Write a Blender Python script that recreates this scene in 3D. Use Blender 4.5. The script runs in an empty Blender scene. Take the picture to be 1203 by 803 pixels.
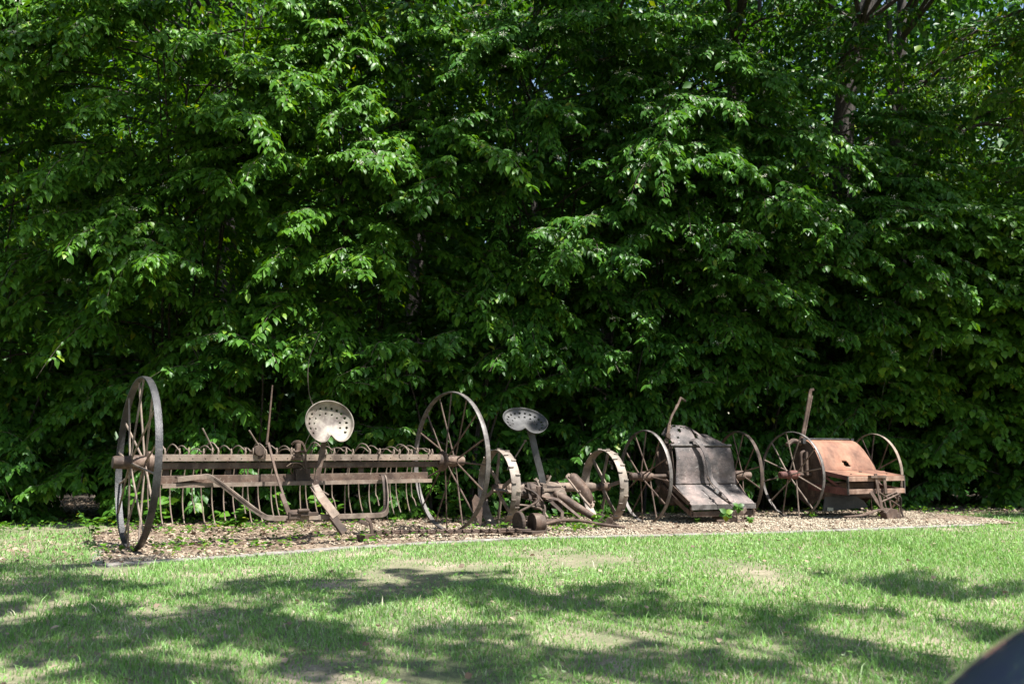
import bpy, math, random
import numpy as np
from mathutils import Vector, Matrix
PI = math.pi
SC = bpy.context.scene
COL = SC.collection
R = math.radians

# ---------------------------------------------------------------- camera, sky, sun, exposure
CAM_Z = 0.77
cam = bpy.data.cameras.new('camera'); camo = bpy.data.objects.new('camera', cam); COL.objects.link(camo)
camo.location = (0, 0, CAM_Z)
camo.rotation_euler = (R(90) + math.atan((533 - 401.5) / 1170.0), 0, 0)
cam.lens = 35.0; cam.sensor_width = 36.0; cam.clip_start = 0.05; cam.clip_end = 2000
cam.dof.use_dof = True; cam.dof.focus_distance = 10.0; cam.dof.aperture_fstop = 4.0
SC.camera = camo
SUN_EL = R(64); SUN_H = Vector((0.80, -0.60))          # direction towards the sun
sdir = Vector((SUN_H.x * math.cos(SUN_EL), SUN_H.y * math.cos(SUN_EL), math.sin(SUN_EL)))
w = bpy.data.worlds.new('World'); SC.world = w; w.use_nodes = True
nt = w.node_tree; nt.nodes.clear()
sky = nt.nodes.new('ShaderNodeTexSky'); sky.sky_type = 'NISHITA'; sky.sun_disc = False
sky.sun_elevation = SUN_EL; sky.sun_rotation = math.atan2(SUN_H.x, SUN_H.y)
sky.air_density = 1.3; sky.dust_density = 1.2; sky.ozone_density = 1.0
bg = nt.nodes.new('ShaderNodeBackground'); bg.inputs[1].default_value = 0.065
wo = nt.nodes.new('ShaderNodeOutputWorld')
nt.links.new(sky.outputs[0], bg.inputs[0]); nt.links.new(bg.outputs[0], wo.inputs[0])
sl = bpy.data.lights.new('sun', 'SUN'); sl.energy = 5.0; sl.angle = R(0.55); sl.color = (1.0, 0.98, 0.94)
so = bpy.data.objects.new('sun', sl); COL.objects.link(so)
so.rotation_euler = (-sdir).to_track_quat('-Z', 'Y').to_euler(); so.location = (8, -6, 20)
SC.view_settings.view_transform = 'Standard'; SC.view_settings.look = 'None'
SC.view_settings.exposure = 1.6; SC.view_settings.gamma = 1.0
SC.view_settings.use_curve_mapping = False
SC.render.engine = 'CYCLES'
SC.cycles.max_bounces = 6; SC.cycles.diffuse_bounces = 3; SC.cycles.transmission_bounces = 4
SC.cycles.transparent_max_bounces = 6; SC.cycles.glossy_bounces = 2

# ---------------------------------------------------------------- materials
def newmat(name):
    m = bpy.data.materials.new(name); m.use_nodes = True
    n = m.node_tree; n.nodes.clear()
    out = n.nodes.new('ShaderNodeOutputMaterial'); b = n.nodes.new('ShaderNodeBsdfPrincipled')
    n.links.new(b.outputs[0], out.inputs[0])
    return m, n, b, out
def ramp(n, stops, interp='LINEAR'):
    r = n.nodes.new('ShaderNodeValToRGB'); r.color_ramp.interpolation = interp
    e = r.color_ramp.elements
    while len(e) < len(stops): e.new(0.5)
    for k, (p, c) in enumerate(stops):
        e[k].position = p; e[k].color = (c[0], c[1], c[2], 1)
    return r
def noise(n, scale, detail=5, rough=0.6, coord='Object'):
    tc = n.nodes.new('ShaderNodeTexCoord'); t = n.nodes.new('ShaderNodeTexNoise')
    t.inputs['Scale'].default_value = scale; t.inputs['Detail'].default_value = detail
    t.inputs['Roughness'].default_value = rough
    n.links.new(tc.outputs[coord], t.inputs['Vector'])
    return t
def bump(n, b, src, strength, dist=0.01):
    u = n.nodes.new('ShaderNodeBump'); u.inputs['Strength'].default_value = strength
    u.inputs['Distance'].default_value = dist
    n.links.new(src, u.inputs['Height']); n.links.new(u.outputs[0], b.inputs['Normal'])
def mixc(n, fac, a, b_):
    m = n.nodes.new('ShaderNodeMix'); m.data_type = 'RGBA'
    for k, s in ((0, fac), (6, a), (7, b_)):
        if hasattr(s, 'links') or hasattr(s, 'is_linked'): n.links.new(s, m.inputs[k])
        else: m.inputs[k].default_value = s if k == 0 else (*s, 1)
    return m.outputs[2]

def iron(name, stops, speck=None, speck_amt=0.62, rough=0.75, metal=0.15, bs=0.35, scale=9, speck_scale=38):
    m, n, b, o = newmat(name)
    t = noise(n, scale, 8, 0.68); r = ramp(n, stops)
    n.links.new(t.outputs['Fac'], r.inputs[0])
    col = r.outputs[0]
    if speck:
        t2 = noise(n, speck_scale, 6, 0.78); r2 = ramp(n, [(speck_amt, (0, 0, 0)), (speck_amt + 0.05, (1, 1, 1))])
        n.links.new(t2.outputs['Fac'], r2.inputs[0])
        col = mixc(n, r2.outputs[0], col, speck)
    t4 = noise(n, scale * .55, 4, .6); r4 = ramp(n, [(.36, (.42, .38, .36)), (.50, (.95, .95, .95)), (.66, (1.22, 1.16, 1.10))]); n.links.new(t4.outputs['Fac'], r4.inputs[0])
    mu = n.nodes.new('ShaderNodeMix'); mu.data_type = 'RGBA'; mu.blend_type = 'MULTIPLY'; mu.inputs[0].default_value = .85
    n.links.new(col, mu.inputs[6]); n.links.new(r4.outputs[0], mu.inputs[7]); col = mu.outputs[2]
    n.links.new(col, b.inputs['Base Color'])
    b.inputs['Roughness'].default_value = rough; b.inputs['Metallic'].default_value = metal
    t3 = noise(n, 70, 6, 0.7); bump(n, b, t3.outputs['Fac'], bs, 0.006)
    return m
M = {}
M['rust'] = iron('rusty_iron', [(0.3, (0.034, 0.020, 0.014)), (0.5, (0.082, 0.050, 0.034)), (0.7, (0.154, 0.112, 0.085))], (0.226, 0.194, 0.155), 0.60)
M['dark_rust'] = iron('dark_rusty_iron', [(0.3, (0.020, 0.013, 0.010)), (0.5, (0.050, 0.032, 0.022)), (0.72, (0.101, 0.068, 0.049))], (0.153, 0.129, 0.099), 0.66)
M['pale_rust'] = iron('weathered_pale_iron', [(0.3, (0.099, 0.068, 0.049)), (0.5, (0.183, 0.138, 0.106)), (0.72, (0.257, 0.211, 0.168))], (0.073, 0.046, 0.033), 0.63)
M['tyre_iron'] = iron('worn_tyre_iron', [(0.3, (0.048, 0.042, 0.038)), (0.5, (0.105, 0.093, 0.085)), (0.72, (0.193, 0.178, 0.166))], (0.282, 0.273, 0.258), 0.60, rough=0.55, metal=0.35)
M['wide_iron'] = iron('pale_wheel_iron', [(0.3, (0.104, 0.078, 0.061)), (0.5, (0.193, 0.158, 0.128)), (0.72, (0.272, 0.237, 0.196))], (0.088, 0.054, 0.038), 0.60, rough=0.6)
M['black_tyre'] = iron('blackened_tyre_iron', [(0.3, (0.020, 0.020, 0.021)), (0.5, (0.040, 0.039, 0.040)), (0.75, (0.085, 0.078, 0.074))], (0.26, 0.25, 0.24), 0.66, rough=0.45, metal=0.3, bs=0.8)
M['seat_pale'] = iron('bare_seat_iron', [(0.36, (0.092, 0.068, 0.054)), (0.48, (0.146, 0.120, 0.098)), (0.62, (0.201, 0.179, 0.146))], (0.251, 0.234, 0.181), 0.62, rough=0.6, bs=0.2)
M['seat_dark'] = iron('shaded_grey_iron', [(0.25, (0.022, 0.020, 0.019)), (0.5, (0.045, 0.044, 0.043)), (0.75, (0.073, 0.071, 0.068))], (0.097, 0.094, 0.090), 0.66, rough=0.6, bs=0.2)  # grey darkened to hold leaf shade over the mower seat and post
M['red_rust'] = iron('red_rusted_sheet', [(0.28, (0.095, 0.040, 0.023)), (0.5, (0.208, 0.099, 0.060)), (0.72, (0.284, 0.159, 0.103))], (0.068, 0.033, 0.019), 0.66, rough=0.75, metal=0.05, bs=0.2, scale=5)
def streaks(m, amt):
    n = m.node_tree; b = [x for x in n.nodes if x.type == 'BSDF_PRINCIPLED'][0]; src = b.inputs['Base Color'].links[0].from_socket
    tc = n.nodes.new('ShaderNodeTexCoord'); mp = n.nodes.new('ShaderNodeMapping'); mp.inputs['Scale'].default_value = (12, 2.6, 2.6)
    t = n.nodes.new('ShaderNodeTexNoise'); t.inputs['Scale'].default_value = 1.0; t.inputs['Detail'].default_value = 6; t.inputs['Roughness'].default_value = .7
    n.links.new(tc.outputs['Object'], mp.inputs[0]); n.links.new(mp.outputs[0], t.inputs[0])
    r = ramp(n, [(.40, (.45, .36, .32)), (.54, (1, 1, 1)), (.72, (1.25, 1.2, 1.15))]); n.links.new(t.outputs['Fac'], r.inputs[0])
    mu = n.nodes.new('ShaderNodeMix'); mu.data_type = 'RGBA'; mu.blend_type = 'MULTIPLY'; mu.inputs[0].default_value = amt
    n.links.new(src, mu.inputs[6]); n.links.new(r.outputs[0], mu.inputs[7]); n.links.new(mu.outputs[2], b.inputs['Base Color'])
streaks(M['red_rust'], .22)
M['red_pale'] = iron('pinkish_weathered_board', [(0.3, (0.142, 0.077, 0.050)), (0.5, (0.257, 0.162, 0.116)), (0.72, (0.351, 0.252, 0.192))], (0.095, 0.054, 0.040), 0.66)
M['red_hub'] = iron('red_brown_hub', [(0.3, (0.068, 0.023, 0.017)), (0.6, (0.144, 0.057, 0.044)), (0.8, (0.209, 0.118, 0.098))], None)
M['sheet'] = iron('pitted_dark_sheet', [(0.36, (0.022, 0.019, 0.019)), (0.47, (0.087, 0.072, 0.066)), (0.58, (0.152, 0.118, 0.107)), (0.72, (0.224, 0.178, 0.161))], (0.461, 0.438, 0.404), 0.61, rough=0.68, metal=0.1, bs=1.0, scale=3.6, speck_scale=30)


def leafmat(name, c1, c2, trans=0.30, rough=0.42, tcol=None):
    m, n, b, o = newmat(name)
    at = n.nodes.new('ShaderNodeAttribute'); at.attribute_name = 'rnd'
    r = ramp(n, [(0, c1), (0.90, c2), (0.97, (c2[0] * 1.9, c2[1] * 1.25, c2[2])), (1.0, (c2[0] * 3.0, c2[1] * 1.3, c2[2] * 1.2))]); n.links.new(at.outputs['Fac'], r.inputs[0])
    n.links.new(r.outputs[0], b.inputs['Base Color']); b.inputs['Roughness'].default_value = rough
    b.inputs['Specular IOR Level'].default_value = 0.22
    tr = n.nodes.new('ShaderNodeBsdfTranslucent')
    hs = n.nodes.new('ShaderNodeHueSaturation'); hs.inputs['Hue'].default_value = 0.485
    hs.inputs['Saturation'].default_value = 1.1; hs.inputs['Value'].default_value = 1.7
    n.links.new(r.outputs[0], hs.inputs['Color']); n.links.new(hs.outputs[0], tr.inputs[0])
    mx = n.nodes.new('ShaderNodeMixShader'); mx.inputs[0].default_value = trans
    n.links.new(b.outputs[0], mx.inputs[1]); n.links.new(tr.outputs[0], mx.inputs[2]); n.links.new(mx.outputs[0], o.inputs[0])
    return m
M['leaf_a'] = leafmat('dogwood_leaf', (0.030, 0.092, 0.009), (0.080, 0.188, 0.019))  # lightened to carry the upper left's sunlight in the leaf colour
M['leaf_b'] = leafmat('shaded_bluish_leaf', (0.024, 0.080, 0.010), (0.062, 0.158, 0.020))  # lowered so the right hedge's shade is in the leaf colour
M['leaf_c'] = leafmat('yellowish_leaf', (0.034, 0.098, 0.010), (0.085, 0.190, 0.020))
M['leaf_d'] = leafmat('woodland_leaf', (0.020, 0.072, 0.009), (0.050, 0.135, 0.016))
M['flower'] = leafmat('cream_flower', (0.45, 0.45, 0.36), (0.6, 0.6, 0.5), 0.2)
M['grass'] = leafmat('lawn_grass', (0.075, 0.165, 0.045), (0.16, 0.25, 0.075), 0.30, 0.5)
_n = M['grass'].node_tree
_g = [x for x in _n.nodes if x.type == 'VALTORGB'][0].color_ramp.elements
_g.remove(_g[3])
for _x in _n.nodes:
    if _x.type == 'VALTORGB':
        e = _x.color_ramp.elements
        e[0].color = (0.085, 0.200, 0.038, 1); e[1].position = 0.62; e[1].color = (0.215, 0.370, 0.105, 1)
        e[2].position = 0.84; e[2].color = (0.34, 0.40, 0.25, 1); q = e.new(1.0); q.color = (0.55, 0.49, 0.36, 1)
M['litter'] = leafmat('dead_leaf', (0.09, 0.060, 0.040), (0.32, 0.245, 0.175), 0.15, 0.7)
M['chip'] = leafmat('gravel_chip', (0.10, 0.075, 0.053), (0.40, 0.34, 0.25), 0.0, 0.9)
for _k in ('litter', 'chip', 'flower'):
    _g = [x for x in M[_k].node_tree.nodes if x.type == 'VALTORGB'][0].color_ramp.elements
    _g.remove(_g[3]); _g.remove(_g[2])
def bark(name, a, b_):
    m, n, b, o = newmat(name)
    tc = n.nodes.new('ShaderNodeTexCoord'); mp = n.nodes.new('ShaderNodeMapping'); mp.inputs['Scale'].default_value = (9, 9, 1.6)
    t = n.nodes.new('ShaderNodeTexNoise'); t.inputs['Scale'].default_value = 2.2; t.inputs['Detail'].default_value = 8; t.inputs['Roughness'].default_value = 0.7
    n.links.new(tc.outputs['Object'], mp.inputs[0]); n.links.new(mp.outputs[0], t.inputs[0])
    r = ramp(n, [(0.35, a), (0.65, b_)]); n.links.new(t.outputs['Fac'], r.inputs[0]); n.links.new(r.outputs[0], b.inputs['Base Color'])
    b.inputs['Roughness'].default_value = 0.9; bump(n, b, t.outputs['Fac'], 0.9, 0.03)
    return m
M['bark'] = bark('dark_bark', (0.014, 0.011, 0.009), (0.060, 0.048, 0.039))
M['twig'] = bark('twig_bark', (0.06, 0.045, 0.034), (0.17, 0.13, 0.10))

# ground
def ground_mat(name, stops, scale, stops2=None, bstr=0.5, fine=60):
    m, n, b, o = newmat(name)
    t = noise(n, scale, 8, 0.7); r = ramp(n, stops); n.links.new(t.outputs['Fac'], r.inputs[0])
    t2 = noise(n, fine, 6, 0.75); r2 = ramp(n, [(0.3, (0.45, 0.45, 0.45)), (0.7, (1.35, 1.35, 1.35))]); n.links.new(t2.outputs['Fac'], r2.inputs[0])
    mu = n.nodes.new('ShaderNodeMix'); mu.data_type = 'RGBA'; mu.blend_type = 'MULTIPLY'; mu.inputs[0].default_value = 1
    n.links.new(r.outputs[0], mu.inputs[6]); n.links.new(r2.outputs[0], mu.inputs[7])
    n.links.new(mu.outputs[2], b.inputs['Base Color']); b.inputs['Roughness'].default_value = 0.95
    bump(n, b, t2.outputs['Fac'], bstr, 0.02)
    return m
M['soil'] = ground_mat('lawn_soil', [(0.35, (0.10, 0.12, 0.05)), (0.52, (0.17, 0.155, 0.09)), (0.66, (0.32, 0.255, 0.19))], 1.3)
M['bed'] = ground_mat('mulch_ground', [(0.30, (0.065, 0.045, 0.030)), (0.5, (0.17, 0.12, 0.082)), (0.7, (0.30, 0.235, 0.165))], 5, fine=90)
M['floor'] = ground_mat('forest_floor', [(0.30, (0.030, 0.022, 0.015)), (0.5, (0.075, 0.055, 0.038)), (0.7, (0.13, 0.10, 0.07))], 6)
M['concrete'] = ground_mat('edging_concrete', [(0.30, (0.10, 0.085, 0.068)), (0.5, (0.20, 0.18, 0.155)), (0.72, (0.34, 0.32, 0.285))], 7, fine=130, bstr=0.3)

# ---------------------------------------------------------------- object helpers
def tag(o, label=None, cat=None, group=None, kind=None):
    if label: o['label'] = label
    if cat: o['category'] = cat
    if group: o['group'] = group
    if kind: o['kind'] = kind
    return o
def thing(name, loc, rz=0, label=None, cat=None, group=None):
    o = bpy.data.objects.new(name, None); COL.objects.link(o); o.empty_display_size = 0.2
    o.location = loc; o.rotation_euler = (0, 0, rz)
    return tag(o, label, cat, group)
def np_mesh(name, verts, polys, sizes, rnd=None, smooth=False):
    """verts (n,3); polys flat loop index array; sizes loop count per face"""
    me = bpy.data.meshes.new(name)
    me.vertices.add(len(verts)); me.vertices.foreach_set('co', np.ascontiguousarray(verts, dtype=np.float32).ravel())
    me.loops.add(len(polys)); me.loops.foreach_set('vertex_index', np.ascontiguousarray(polys, dtype=np.int32))
    me.polygons.add(len(sizes)); st = np.concatenate([[0], np.cumsum(sizes)[:-1]]).astype(np.int32)
    me.polygons.foreach_set('loop_start', st)
    me.update(calc_edges=True)
    if rnd is not None:
        a = me.attributes.new('rnd', 'FLOAT', 'POINT'); a.data.foreach_set('value', np.ascontiguousarray(rnd, dtype=np.float32))
    if smooth: me.shade_smooth()
    return me
def link(name, me, mat, parent=None, loc=None, rot=None):
    o = bpy.data.objects.new(name, me); COL.objects.link(o)
    if mat is not None: me.materials.append(mat)
    if parent: o.parent = parent
    if loc is not None: o.location = loc
    if rot is not None: o.rotation_euler = rot
    return o
def V(*a): return Vector(a)
class MB:
    """collects shapes for ONE mesh"""
    def __init__(s): s.v = []; s.f = []
    def add(s, vs, fs):
        k = len(s.v); s.v += [tuple(q) for q in vs]; s.f += [tuple(i + k for i in f) for f in fs]; return s
    def box(s, c, d, rot=None):
        c = Vector(c); hx, hy, hz = d[0] / 2, d[1] / 2, d[2] / 2
        vs = [Vector((x * hx, y * hy, z * hz)) for x in (-1, 1) for y in (-1, 1) for z in (-1, 1)]
        if rot is not None: vs = [rot @ q for q in vs]
        return s.add([q + c for q in vs], [(0, 1, 3, 2), (4, 6, 7, 5), (0, 4, 5, 1), (2, 3, 7, 6), (0, 2, 6, 4), (1, 5, 7, 3)])
    def sweep(s, pts, ring, up=None, cap=True, scale=None):
        """ring: list of (a,b) offsets; a along side, b along 'up'"""
        pts = [Vector(p) for p in pts]; n = len(pts); m = len(ring); vs = []
        up = Vector(up) if up is not None else None; prev = None
        for i, p in enumerate(pts):
            t = (pts[min(i + 1, n - 1)] - pts[max(i - 1, 0)]).normalized()
            if up is not None: u = up - t * up.dot(t)
            else:
                u = prev if prev is not None else (Vector((0, 0, 1)) if abs(t.z) < 0.9 else Vector((0, 1, 0)))
                u = u - t * u.dot(t)
            if u.length < 1e-6: u = t.orthogonal()
            u.normalize(); prev = u; sd = t.cross(u)
            k = scale[i] if scale else 1
            for a, b in ring: vs.append(p + sd * a * k + u * b * k)
        fs = []
        for i in range(n - 1):
            for j in range(m):
                a = i * m + j; b = i * m + (j + 1) % m
                fs.append((a, b, b + m, a + m))
        if cap: fs.append(tuple(range(m))[::-1]); fs.append(tuple((n - 1) * m + j for j in range(m)))
        return s.add(vs, fs)
    def tube(s, pts, r, seg=8, scale=None, up=None):
        return s.sweep(pts, [(math.cos(2 * PI * k / seg) * r, math.sin(2 * PI * k / seg) * r) for k in range(seg)], up=up, scale=scale)
    def bar(s, pts, wd, th, up=(0, 0, 1)):
        return s.sweep(pts, [(-wd / 2, -th / 2), (wd / 2, -th / 2), (wd / 2, th / 2), (-wd / 2, th / 2)], up=up)
    def lathe(s, prof, axis='x', c=(0, 0, 0), seg=32, closed=False):
        """prof list of (a, r): a along the axis"""
        vs = []; n = len(prof)
        for a, r in prof:
            for k in range(seg):
                q = 2 * PI * k / seg; u, w_ = r * math.cos(q), r * math.sin(q)
                p = {'x': (a, u, w_), 'y': (u, a, w_), 'z': (u, w_, a)}[axis]
                vs.append((p[0] + c[0], p[1] + c[1], p[2] + c[2]))
        fs = []
        rng = range(n) if closed else range(n - 1)
        for i in rng:
            for k in range(seg):
                a = i * seg + k; b = i * seg + (k + 1) % seg; i2 = ((i + 1) % n) * seg
                fs.append((a, b, i2 + (k + 1) % seg, i2 + k))
        if not closed:
            fs.append(tuple(range(seg))[::-1]); fs.append(tuple((n - 1) * seg + k for k in range(seg)))
        return s.add(vs, fs)
    def prism(s, outline, th, M4=None):
        """outline in local xy, thickness along z, placed by a 4x4"""
        n = len(outline); vs = [Vector((x, y, z)) for z in (-th / 2, th / 2) for x, y in outline]
        if M4 is not None: vs = [M4 @ q for q in vs]
        fs = [tuple(range(n))[::-1], tuple(range(n, 2 * n))] + [(i, (i + 1) % n, (i + 1) % n + n, i + n) for i in range(n)]
        return s.add(vs, fs)
    def mesh(s, name, smooth=False, bevel=0, angle=35):
        me = bpy.data.meshes.new(name); me.from_pydata(s.v, [], s.f); me.update()
        import bmesh
        bm = bmesh.new(); bm.from_mesh(me); bmesh.ops.recalc_face_normals(bm, faces=bm.faces)
        if bevel:
            ed = [e for e in bm.edges if len(e.link_faces) == 2 and e.calc_face_angle(0) > R(40)]
            bmesh.ops.bevel(bm, geom=ed, offset=bevel, segments=1, affect='EDGES', clamp_overlap=True)
        if smooth:
            for f in bm.faces: f.smooth = True
            for e in bm.edges:
                if len(e.link_faces) == 2 and e.calc_face_angle(0) > R(angle): e.smooth = False
        bm.to_mesh(me); bm.free(); return me
    def build(s, name, mat, parent=None, smooth=False, bevel=0, loc=None, rot=None):
        return link(name, s.mesh(name, smooth, bevel), mat, parent, loc, rot)
def arc(pts, n=6):
    """Catmull-Rom resample"""
    P = [Vector(p) for p in pts]; P = [P[0] * 2 - P[1]] + P + [P[-1] * 2 - P[-2]]; out = []
    for i in range(1, len(P) - 2):
        for k in range(n):
            t = k / n; a, b, c, d = P[i - 1:i + 3]
            out.append(0.5 * ((2 * b) + (c - a) * t + (2 * a - 5 * b + 4 * c - d) * t * t + (3 * b - a - 3 * c + d) * t ** 3))
    out.append(P[-2]); return out

# ---------------------------------------------------------------- ground
def gh(x, y):
    x = np.asarray(x, float); y = np.asarray(y, float)
    d = np.clip(7 - y, 0, 9.5)
    back = np.clip(y - 16, 0, 60)
    return -0.05 * d + 0.012 * np.sin(x * 1.7 + y * 0.6) * np.sin(y * 1.3 - x * 0.4) * np.clip((8 - y) / 3, 0, 1) + back * 0.004
def sheet(name, xs, ys, off, mat, keep=None):
    X, Y = np.meshgrid(xs, ys); Z = gh(X, Y) + off
    v = np.stack([X, Y, Z], -1).reshape(-1, 3); nx = len(xs); f = []
    for j in range(len(ys) - 1):
        for i in range(nx - 1):
            if keep is None or keep((xs[i] + xs[i + 1]) / 2, (ys[j] + ys[j + 1]) / 2):
                f.append((j * nx + i, j * nx + i + 1, (j + 1) * nx + i + 1, (j + 1) * nx + i))
    me = bpy.data.meshes.new(name); me.from_pydata(v.tolist(), [], f); me.update(); me.shade_smooth()
    o = link(name, me, mat); return tag(o, kind='structure')
far = np.array([-900, -300, -120, -60, -30])
gx = np.concatenate([far, np.arange(-16, 16.1, 0.5), -far[::-1]])
gy = np.concatenate([[-900, -300, -80, -30, -12], np.arange(-6, 20.1, 0.5), [26, 40, 80, 160, 400, 1200]])
sheet('ground', gx, gy, 0.0, M['soil'])
# kerb line of the display bed (front edge) as a function of x
KP = [(-2.80, 6.98), (-1.95, 7.69), (-1.39, 8.23), (0.0, 9.15), (2.45, 9.78), (5.10, 10.95)]
def kerb_y(x):
    return np.interp(x, [p[0] for p in KP], [p[1] for p in KP])
def hedge_y(x):          # foot of the hedge
    return 12.6 + 0.22 * (np.asarray(x) + 2)
bed = [( -4.0, 9.6), (-3.35, 8.2)] + KP + [(5.6, 11.15), (5.7, 12.2), (5.2, 14.5), (0, 13.4), (-4.4, 12.5)]
def in_poly(x, y, poly):
    x = np.asarray(x); y = np.asarray(y); c = np.zeros(x.shape, bool); n = len(poly)
    for i in range(n):
        x1, y1 = poly[i]; x2, y2 = poly[(i + 1) % n]
        k = ((y1 > y) != (y2 > y)) & (x < (x2 - x1) * (y - y1) / (y2 - y1 + 1e-12) + x1)
        c ^= k
    return c
def flat_poly(name, poly, off, mat):
    import bmesh
    bm = bmesh.new()
    vs = [bm.verts.new((x, y, 0)) for x, y in poly]; bm.faces.new(vs)
    bmesh.ops.triangulate(bm, faces=bm.faces[:])
    for _ in range(4): bmesh.ops.subdivide_edges(bm, edges=bm.edges[:], cuts=1, use_grid_fill=True)
    for v in bm.verts: v.co.z = float(gh(v.co.x, v.co.y)) + off
    me = bpy.data.meshes.new(name); bm.to_mesh(me); bm.free()
    return tag(link(name, me, mat), kind='structure')
flat_poly('mulch_bed', bed, 0.010, M['bed'])
floor_poly = [(-16, 11.9), (-7, 11.6), (-4.4, 11.9), (-4.3, 12.4), (0, 13.2), (5.3, 14.2), (6.2, 13.4), (16, 14.2), (16, 40), (-16, 40)]
flat_poly('forest_floor', floor_poly, 0.005, M['floor'])

# ---------------------------------------------------------------- leaves
T8 = np.array([(0, 0, 0), (.34, 0, 0), (.68, 0, -.03), (1, 0, -.14), (.24, .40, .07), (.60, .38, .03), (.24, -.40, .07), (.60, -.38, .03)])
F8 = [(0, 1, 4), (1, 2, 5, 4), (2, 3, 5), (0, 6, 1), (1, 6, 7, 2), (2, 7, 3)]
T4 = np.array([(0, 0, 0), (.45, .42, .06), (1, 0, -.1), (.45, -.42, .06)])
F4 = [(0, 2, 1), (0, 3, 2)]
def leaf_mesh(name, P, D, N, L, W, rng, lod=8, rnd=None):
    """P pos, D direction, N rough normal, L lengths, W width/length"""
    T, F = (T8, F8) if lod == 8 else (T4, F4)
    D = D / (np.linalg.norm(D, axis=1, keepdims=True) + 1e-9)
    N = N - D * (N * D).sum(1, keepdims=True); N /= (np.linalg.norm(N, axis=1, keepdims=True) + 1e-9)
    S = np.cross(N, D); n = len(P); k = len(T)
    L = L[:, None, None]; Wd = (W * L[:, 0, 0])[:, None, None]
    v = P[:, None, :] + D[:, None, :] * T[None, :, 0:1] * L + S[:, None, :] * T[None, :, 1:2] * Wd * 1.25 + N[:, None, :] * T[None, :, 2:3] * L
    loops = np.array([i for f in F for i in f]); sizes = np.array([len(f) for f in F])
    pl = (loops[None, :] + (np.arange(n) * k)[:, None]).ravel(); sz = np.tile(sizes, n)
    if rnd is None: rnd = rng.random(n) ** 1.3
    return np_mesh(name, v.reshape(-1, 3), pl, sz, np.repeat(rnd, k))
def sprays(P0, Hd, L, rise, droop, rng, ntw=9, per=4, lsize=0.10, hang=0.7):
    """flat, arching leafy sprays. returns leaf arrays and the axis polylines"""
    n = len(P0); H3 = np.concatenate([Hd, np.zeros((n, 1))], 1); Z = np.array([0, 0, 1.0])
    side = np.stack([-Hd[:, 1], Hd[:, 0], np.zeros(n)], 1)
    ts = np.linspace(0.12, 1, ntw); Ps, Ds, Ns, Ls = [], [], [], []
    ax = lambda t: P0 + H3 * (L * t)[:, None] + Z * (L * (rise * t - droop * t * t))[:, None]
    lines = [ax(np.full(n, t)) for t in np.linspace(0, 1, 6)]
    for k, t0 in enumerate(ts):
        t = np.clip(t0 + rng.normal(0, .02, n), 0.05, 1.05); p = ax(t)
        tan = H3 + Z * (rise - 2 * droop * t)[:, None]; tan /= np.linalg.norm(tan, axis=1, keepdims=True)
        for sg in (-1, 1):
            tl = L * 0.36 * (1.08 - 0.72 * t) * rng.uniform(.6, 1.25, n)
            sp = 0.62 + 0.3 * rng.random(n)
            td = tan * sp[:, None] + side * sg * (1 - 0.25 * t)[:, None] + Z * rng.normal(-.08, .14, n)[:, None]
            td /= np.linalg.norm(td, axis=1, keepdims=True)
            for j in range(per):
                s = (j + .6) / per; q = p + td * (tl * s)[:, None] - Z * (tl * .22 * s * s)[:, None]
                out = 1 if j % 2 else -1
                lat = np.cross(td, Z); d = td * (.75 if j < per - 1 else 1.1) + lat * out * (.75 if j < per - 1 else .1)
                d = d - Z * (hang * rng.uniform(.35, 1.5, n))[:, None] + rng.normal(0, .22, (n, 3))
                nn = Z + td * .35 + rng.normal(0, .28, (n, 3))
                Ps.append(q); Ds.append(d); Ns.append(nn); Ls.append(lsize * rng.uniform(.6, 1.2, n))
    for j in range(6):       # terminal rosette
        a = j * PI / 3 + rng.random(n); tip = ax(np.full(n, 1.03))
        d = H3 * (np.cos(a) * .8 + .4)[:, None] + side * np.sin(a)[:, None] - Z * (hang * .9)
        Ps.append(tip); Ds.append(d + rng.normal(0, .15, (n, 3))); Ns.append(np.tile(Z, (n, 1)) + H3 * .4); Ls.append(lsize * rng.uniform(.7, 1.2, n))
    return np.concatenate(Ps), np.concatenate(Ds), np.concatenate(Ns), np.concatenate(Ls), np.stack(lines, 1)
def twig_mesh(name, lines, r0, r1):
    """triangular tubes along polylines lines (n,k,3)"""
    n, k, _ = lines.shape; vs = np.zeros((n, k, 3, 3))
    rr = np.linspace(r0, r1, k)
    t = lines[:, -1] - lines[:, 0]; t /= np.linalg.norm(t, axis=1, keepdims=True)
    u = np.cross(t, [0.3, 0.2, 1.0]); u /= np.linalg.norm(u, axis=1, keepdims=True); w_ = np.cross(t, u)
    for j in range(3):
        a = 2 * PI * j / 3
        vs[:, :, j] = lines + (u * math.cos(a) + w_ * math.sin(a))[:, None, :] * rr[None, :, None]
    idx = np.arange(n * k * 3).reshape(n, k, 3); f = []
    for j in range(3):
        a, b = idx[:, :-1, j], idx[:, :-1, (j + 1) % 3]; c, d = idx[:, 1:, (j + 1) % 3], idx[:, 1:, j]
        f.append(np.stack([a, b, c, d], -1).reshape(-1, 4))
    f = np.concatenate(f)
    return np_mesh(name, vs.reshape(-1, 3), f.ravel(), np.full(len(f), 4), None, True)

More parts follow.
